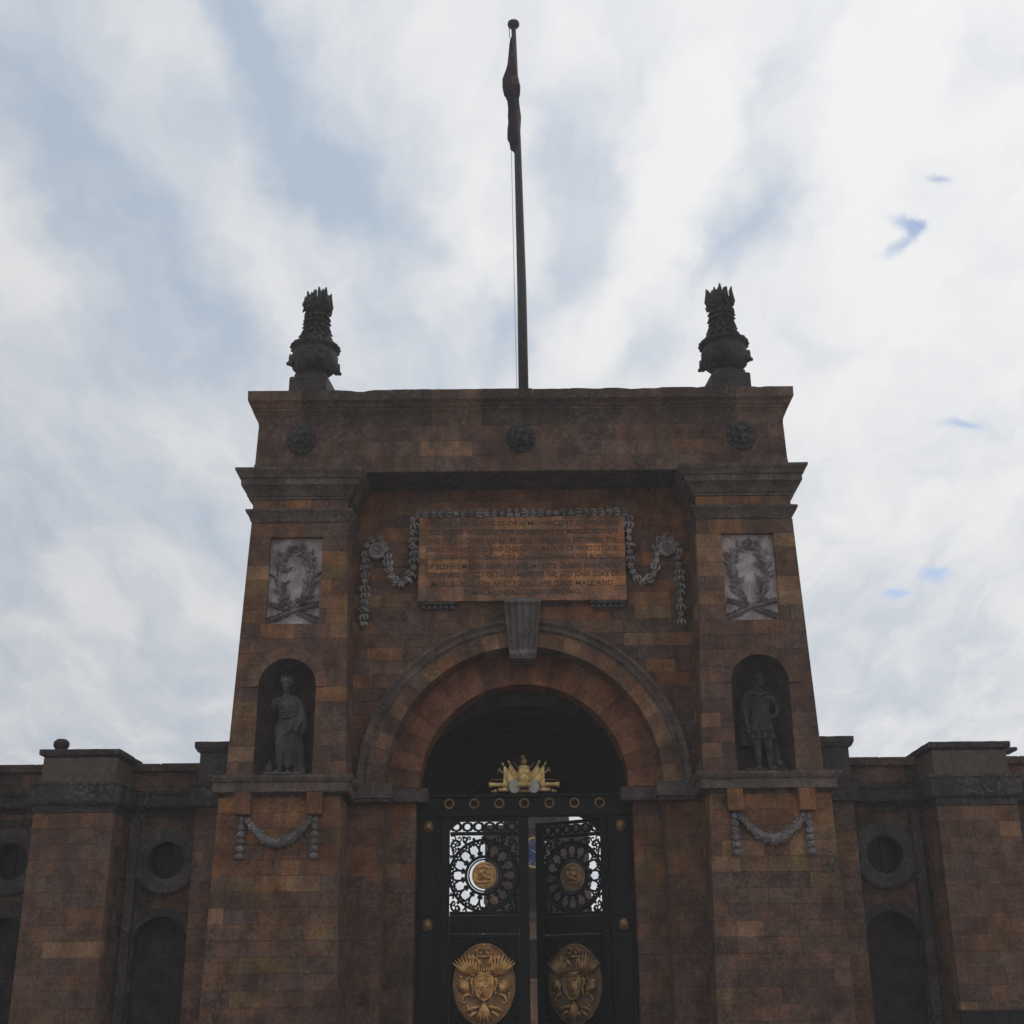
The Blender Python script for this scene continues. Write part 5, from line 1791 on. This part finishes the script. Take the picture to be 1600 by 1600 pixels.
        # slim pilaster strips where the buttress meets the wall
        for xs_ in (xa - .13, xb + .13):
            pb = MB(); pb.tint = (.10, .083, .078)
            pb.bbox(s * (xs_ - .10), s * (xs_ + .10), 1.08, 1.34, 0, 5.30, .012)
            put(pb, 'pilaster_strip', M_STONE)
    ms_items = ms.items
    # blocks were laid out in world coordinates: shift them into the wall's own frame
    sh = []
    for area, part_, q, y, d, t, m in ms_items:
        sh.append((area, part_, (q[0] + off.x, q[1] + off.x, q[2] + off.x, q[3] + off.x, q[4], q[5], q[6], q[7]), y + off.y, d, t, m))
    ms.items = sh
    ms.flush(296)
    return root
wing(-1, 'dark stone wing wall with round windows and buttresses left of the gatehouse', True)
wing(1, 'dark stone wing wall with round windows and buttresses right of the gatehouse', False)

# worn stone ball on the left buttress cap
mb = MB(); mb.tint = (.07, .055, .052)
mb.lathe([(.13, 0), (.14, .03), (.11, .05), (.13, .08), (.165, .14), (.16, .22), (.10, .275), (.02, .29)], 18)
tag(mb.build('stone_ball', M_DARK, None, smooth=True, loc=(-9.78, .45, 6.615)), 'small worn stone ball finial on top of the left buttress cap', 'finial')
# chimney behind the right wing
ch = empty('chimney', (11.75, 6.0, 0))
tag(ch, 'small chimney with pale clay pots behind the right buttress', 'chimney')
mb = MB(); mb.tint = (.10, .08, .07)
mb.bbox(-.5, .6, -.4, .4, 0, 7.02, .02)
mb.build('stack', M_DARK, ch)
for x in (-.17, .03, .3):
    mb = MB()
    mb.lathe([(.075, 7.0), (.06, 7.1), (.05, 7.36), (.07, 7.38), (.07, 7.42), (.05, 7.42)], 12, M=Matrix.Translation((x, 0, 0)))
    mb.build('chimney_pot', M_TERRA, ch, smooth=True)
mb = MB(); mb.tint = (.06, .05, .05)
mb.bbox(-.34, .62, -.32, .32, 7.41, 7.5, .02)
mb.build('capping_slab', M_DARK, ch)

# dark board panel at the foot of the right buttress
bd = empty('hoarding_panel', (9.6, -1.0, 0))
tag(bd, 'dark flat topped board panel standing before the right buttress', 'hoarding')
M_BOARD = flat_mat('black_stained_timber', (.018, .018, .02), .75, 0, .3, 5.0)
for i in range(11):
    mb = MB()
    mb.bbox(-1.53 + i * .29, -1.53 + i * .29 + .283, -.015, .015, .06, 1.38, .004)
    mb.build('board', M_BOARD, bd)
for x in (-1.5, 0, 1.6):
    mb = MB(); mb.bbox(x - .04, x + .04, .02, .10, 0, 1.38, .006)
    mb.build('post', M_BOARD, bd)
mb = MB(); mb.bbox(-1.56, 1.68, -.05, .12, 1.383, 1.42, .006)
mb.build('top_rail', M_BOARD, bd)

# ================================================================== clock tower across the inner court
TS = .75
CT = empty('clock_tower', (.72, 38.2, .41))
CT.scale = (TS, TS, TS)
tag(CT, 'stone clock tower with blue and gold dial seen through the gateway', 'tower')
def cpart(name, fn, mat=M_STONE, tint=None, parent=None, smooth=False):
    mb = MB()
    if tint: mb.tint = tint
    fn(mb)
    return mb.build(name, mat, parent or CT, smooth=smooth)
def tower_wall(m):
    arch_wall(m, -3.38, 3.38, 0, 6.3, 1.6, 1.5, 3.7, 0, 5, 20)
    m.box(-3.38, 3.38, 0, 5, 6.32, 7.0)
def tower_upper(m):
    arch_wall(m, -3.38, 3.38, 7.02, 9.74, 1.7, 1.55, 8.1, 0, 5, 20)
    m.box(-3.38, 3.38, 0, 5, 9.76, 12.0)
cpart('lower_wall', tower_wall, M_STONE, (.10, .068, .054))
cpart('upper_wall', tower_upper, M_STONE, (.10, .068, .054))
for i in range(9):
    for s in (-1, 1):
        cpart('quoin', lambda m: m.bbox(s * 2.5, s * 3.46, -.12, .3, .3 + i * 1.02, 1.12 + i * 1.02, .03, pick({'orange': .4, 'brown': 2, 'dark': 2})))
cpart('string_course', lambda m: m.bbox(-3.55, 3.55, -.25, 5.2, 6.45, 6.9, .04), M_DARK, (.08, .07, .066))
cpart('upper_cornice', lambda m: (m.bbox(-3.5, 3.5, -.2, 5.15, 11.85, 12.1, .04), m.bbox(-3.62, 3.62, -.45, 5.4, 12.1, 12.35, .05)), M_DARK, (.08, .07, .066))
BEL = cpart('belfry', lambda m: (m.bbox(-2.15, -1.2, .6, 4.4, 12.3, 16.0, .03), m.bbox(1.2, 2.15, .6, 4.4, 12.3, 16.0, .03), m.bbox(-2.3, 2.3, .4, 4.6, 16.0, 16.4, .04), m.bbox(-1.2, 1.2, 1.2, 3.8, 12.3, 15.05, .03), m.bbox(-1.2, 1.2, .8, 4.2, 15.0, 16.0, .03)), M_STONE, (.10, .072, .06))
cpart('dome', lambda m: m.lathe([(2.0, 16.4), (1.9, 16.9), (1.5, 17.6), (.8, 18.2), (.3, 18.5), (.25, 19.0), (.05, 19.5)], 20, M=Matrix.Translation((0, 2.5, 0))), M_LEAD, None, None, True)
cz = 10.62
CK = cpart('clock_dial', lambda m: m.lathe([(.98, -.1), (.98, .10), (.9, .14), (.01, .14)], 36, M=Matrix.Translation((-.1, 0, cz)) @ Matrix.Rotation(PI / 2, 4, 'X')), M_BLUE)
cpart('dial_rim', lambda m: ring_mould(m, -.1, cz, [(.86, -.13), (.88, -.19), (.96, -.20), (1.0, -.15), (1.0, .0)], 0, 2 * PI, 40), M_GOLD, None, CK)
def marks(m):
    for k in range(12):
        a = 2 * PI * k / 12
        m.tube([(-.1 + .66 * math.cos(a), -.155, cz + .66 * math.sin(a)), (-.1 + .83 * math.cos(a), -.155, cz + .83 * math.sin(a))], .028, 5)
    for k in range(48):
        a = 2 * PI * k / 48
        m.tube([(-.1 + .60 * math.cos(a), -.15, cz + .60 * math.sin(a)), (-.1 + .60 * math.cos(a + .13), -.15, cz + .60 * math.sin(a + .13))], .008, 4)
cpart('hour_mark', marks, M_GOLD, None, CK)
cpart('hour_hand', lambda m: m.tube([(-.1, -.18, cz), (-.42, -.18, cz + .2)], [.035, .012], 6), M_GOLD, None, CK)
cpart('minute_hand', lambda m: m.tube([(-.1, -.2, cz), (.62, -.2, cz - .22)], [.03, .01], 6), M_GOLD, None, CK)
cpart('arch_gate', lambda m: [m.box(-1.5 + i * .3, -1.5 + i * .3 + .05, 1.0, 1.06, 0, 4.6) for i in range(11)], M_IRON)
cpart('balcony_panel', lambda m: m.bbox(-1.25, .75, -.35, .02, 5.25, 6.3, .03), M_STONE, (.24, .13, .08))
cpart('gate_pier', lambda m: (m.bbox(-.75, .15, -.7, .0, 0, 2.75, .03), m.bbox(-.85, .25, -.8, .0, 2.7, 2.9, .03)), M_STONE, (.36, .19, .10))
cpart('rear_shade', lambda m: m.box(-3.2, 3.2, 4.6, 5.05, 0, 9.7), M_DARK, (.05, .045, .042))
# low ranges of the court on either side of the tower
for s, lab in ((-1, 'low stone court range left of the clock tower'), (1, 'low stone court range right of the clock tower')):
    cr_ = empty('court_range', (.72 + s * 10.9, 39.6, 0))
    tag(cr_, lab, 'building')
    mb = MB(); mb.tint = (.09, .066, .056)
    mb.box(-8, 8, 0, 8, 0, 5.2)
    WLL = mb.build('wall', M_STONE, cr_)
    mb = MB(); mb.tint = (.08, .07, .066)
    mb.bbox(-8.2, 8.2, -.25, 8.2, 5.2, 5.55, .04)
    mb.build('parapet', M_DARK, cr_)
    for i in range(7):
        x = -7.0 + i * 2.33
        mb = MB(); mb.tint = (.16, .12, .10)
        for a_, b_, c_, d_ in ((-.75, -.6, 1.0, 4.4), (.6, .75, 1.0, 4.4), (-.75, .75, 4.4, 4.6), (-.8, .8, .85, 1.0)):
            mb.bbox(x + a_, x + b_, -.08, .1, c_, d_, .01)
        wi = mb.build('window', M_STONE, cr_)
        mb = MB(); mb.box(x - .6, x + .6, -.02, .02, 1.0, 4.4)
        mb.build('pane', M_GLASS, wi)

# thin haze volume added over everything to lift the blacks
hz = MB(); hz.box(-70, 70, -45, 95, -1, 36)
m_hz, nt, b = new_mat('fade_haze_volume')
nt.nodes.remove(b)
pv = nt.nodes.new('ShaderNodeVolumePrincipled')
pv.inputs['Density'].default_value = 0.0016
pv.inputs['Color'].default_value = (0.96, 0.95, 0.95, 1)
nt.links.new(pv.outputs[0], [n for n in nt.nodes if n.type == 'OUTPUT_MATERIAL'][0].inputs['Volume'])
hzo = hz.build('fade_haze', m_hz)
tag(hzo, kind='stuff')
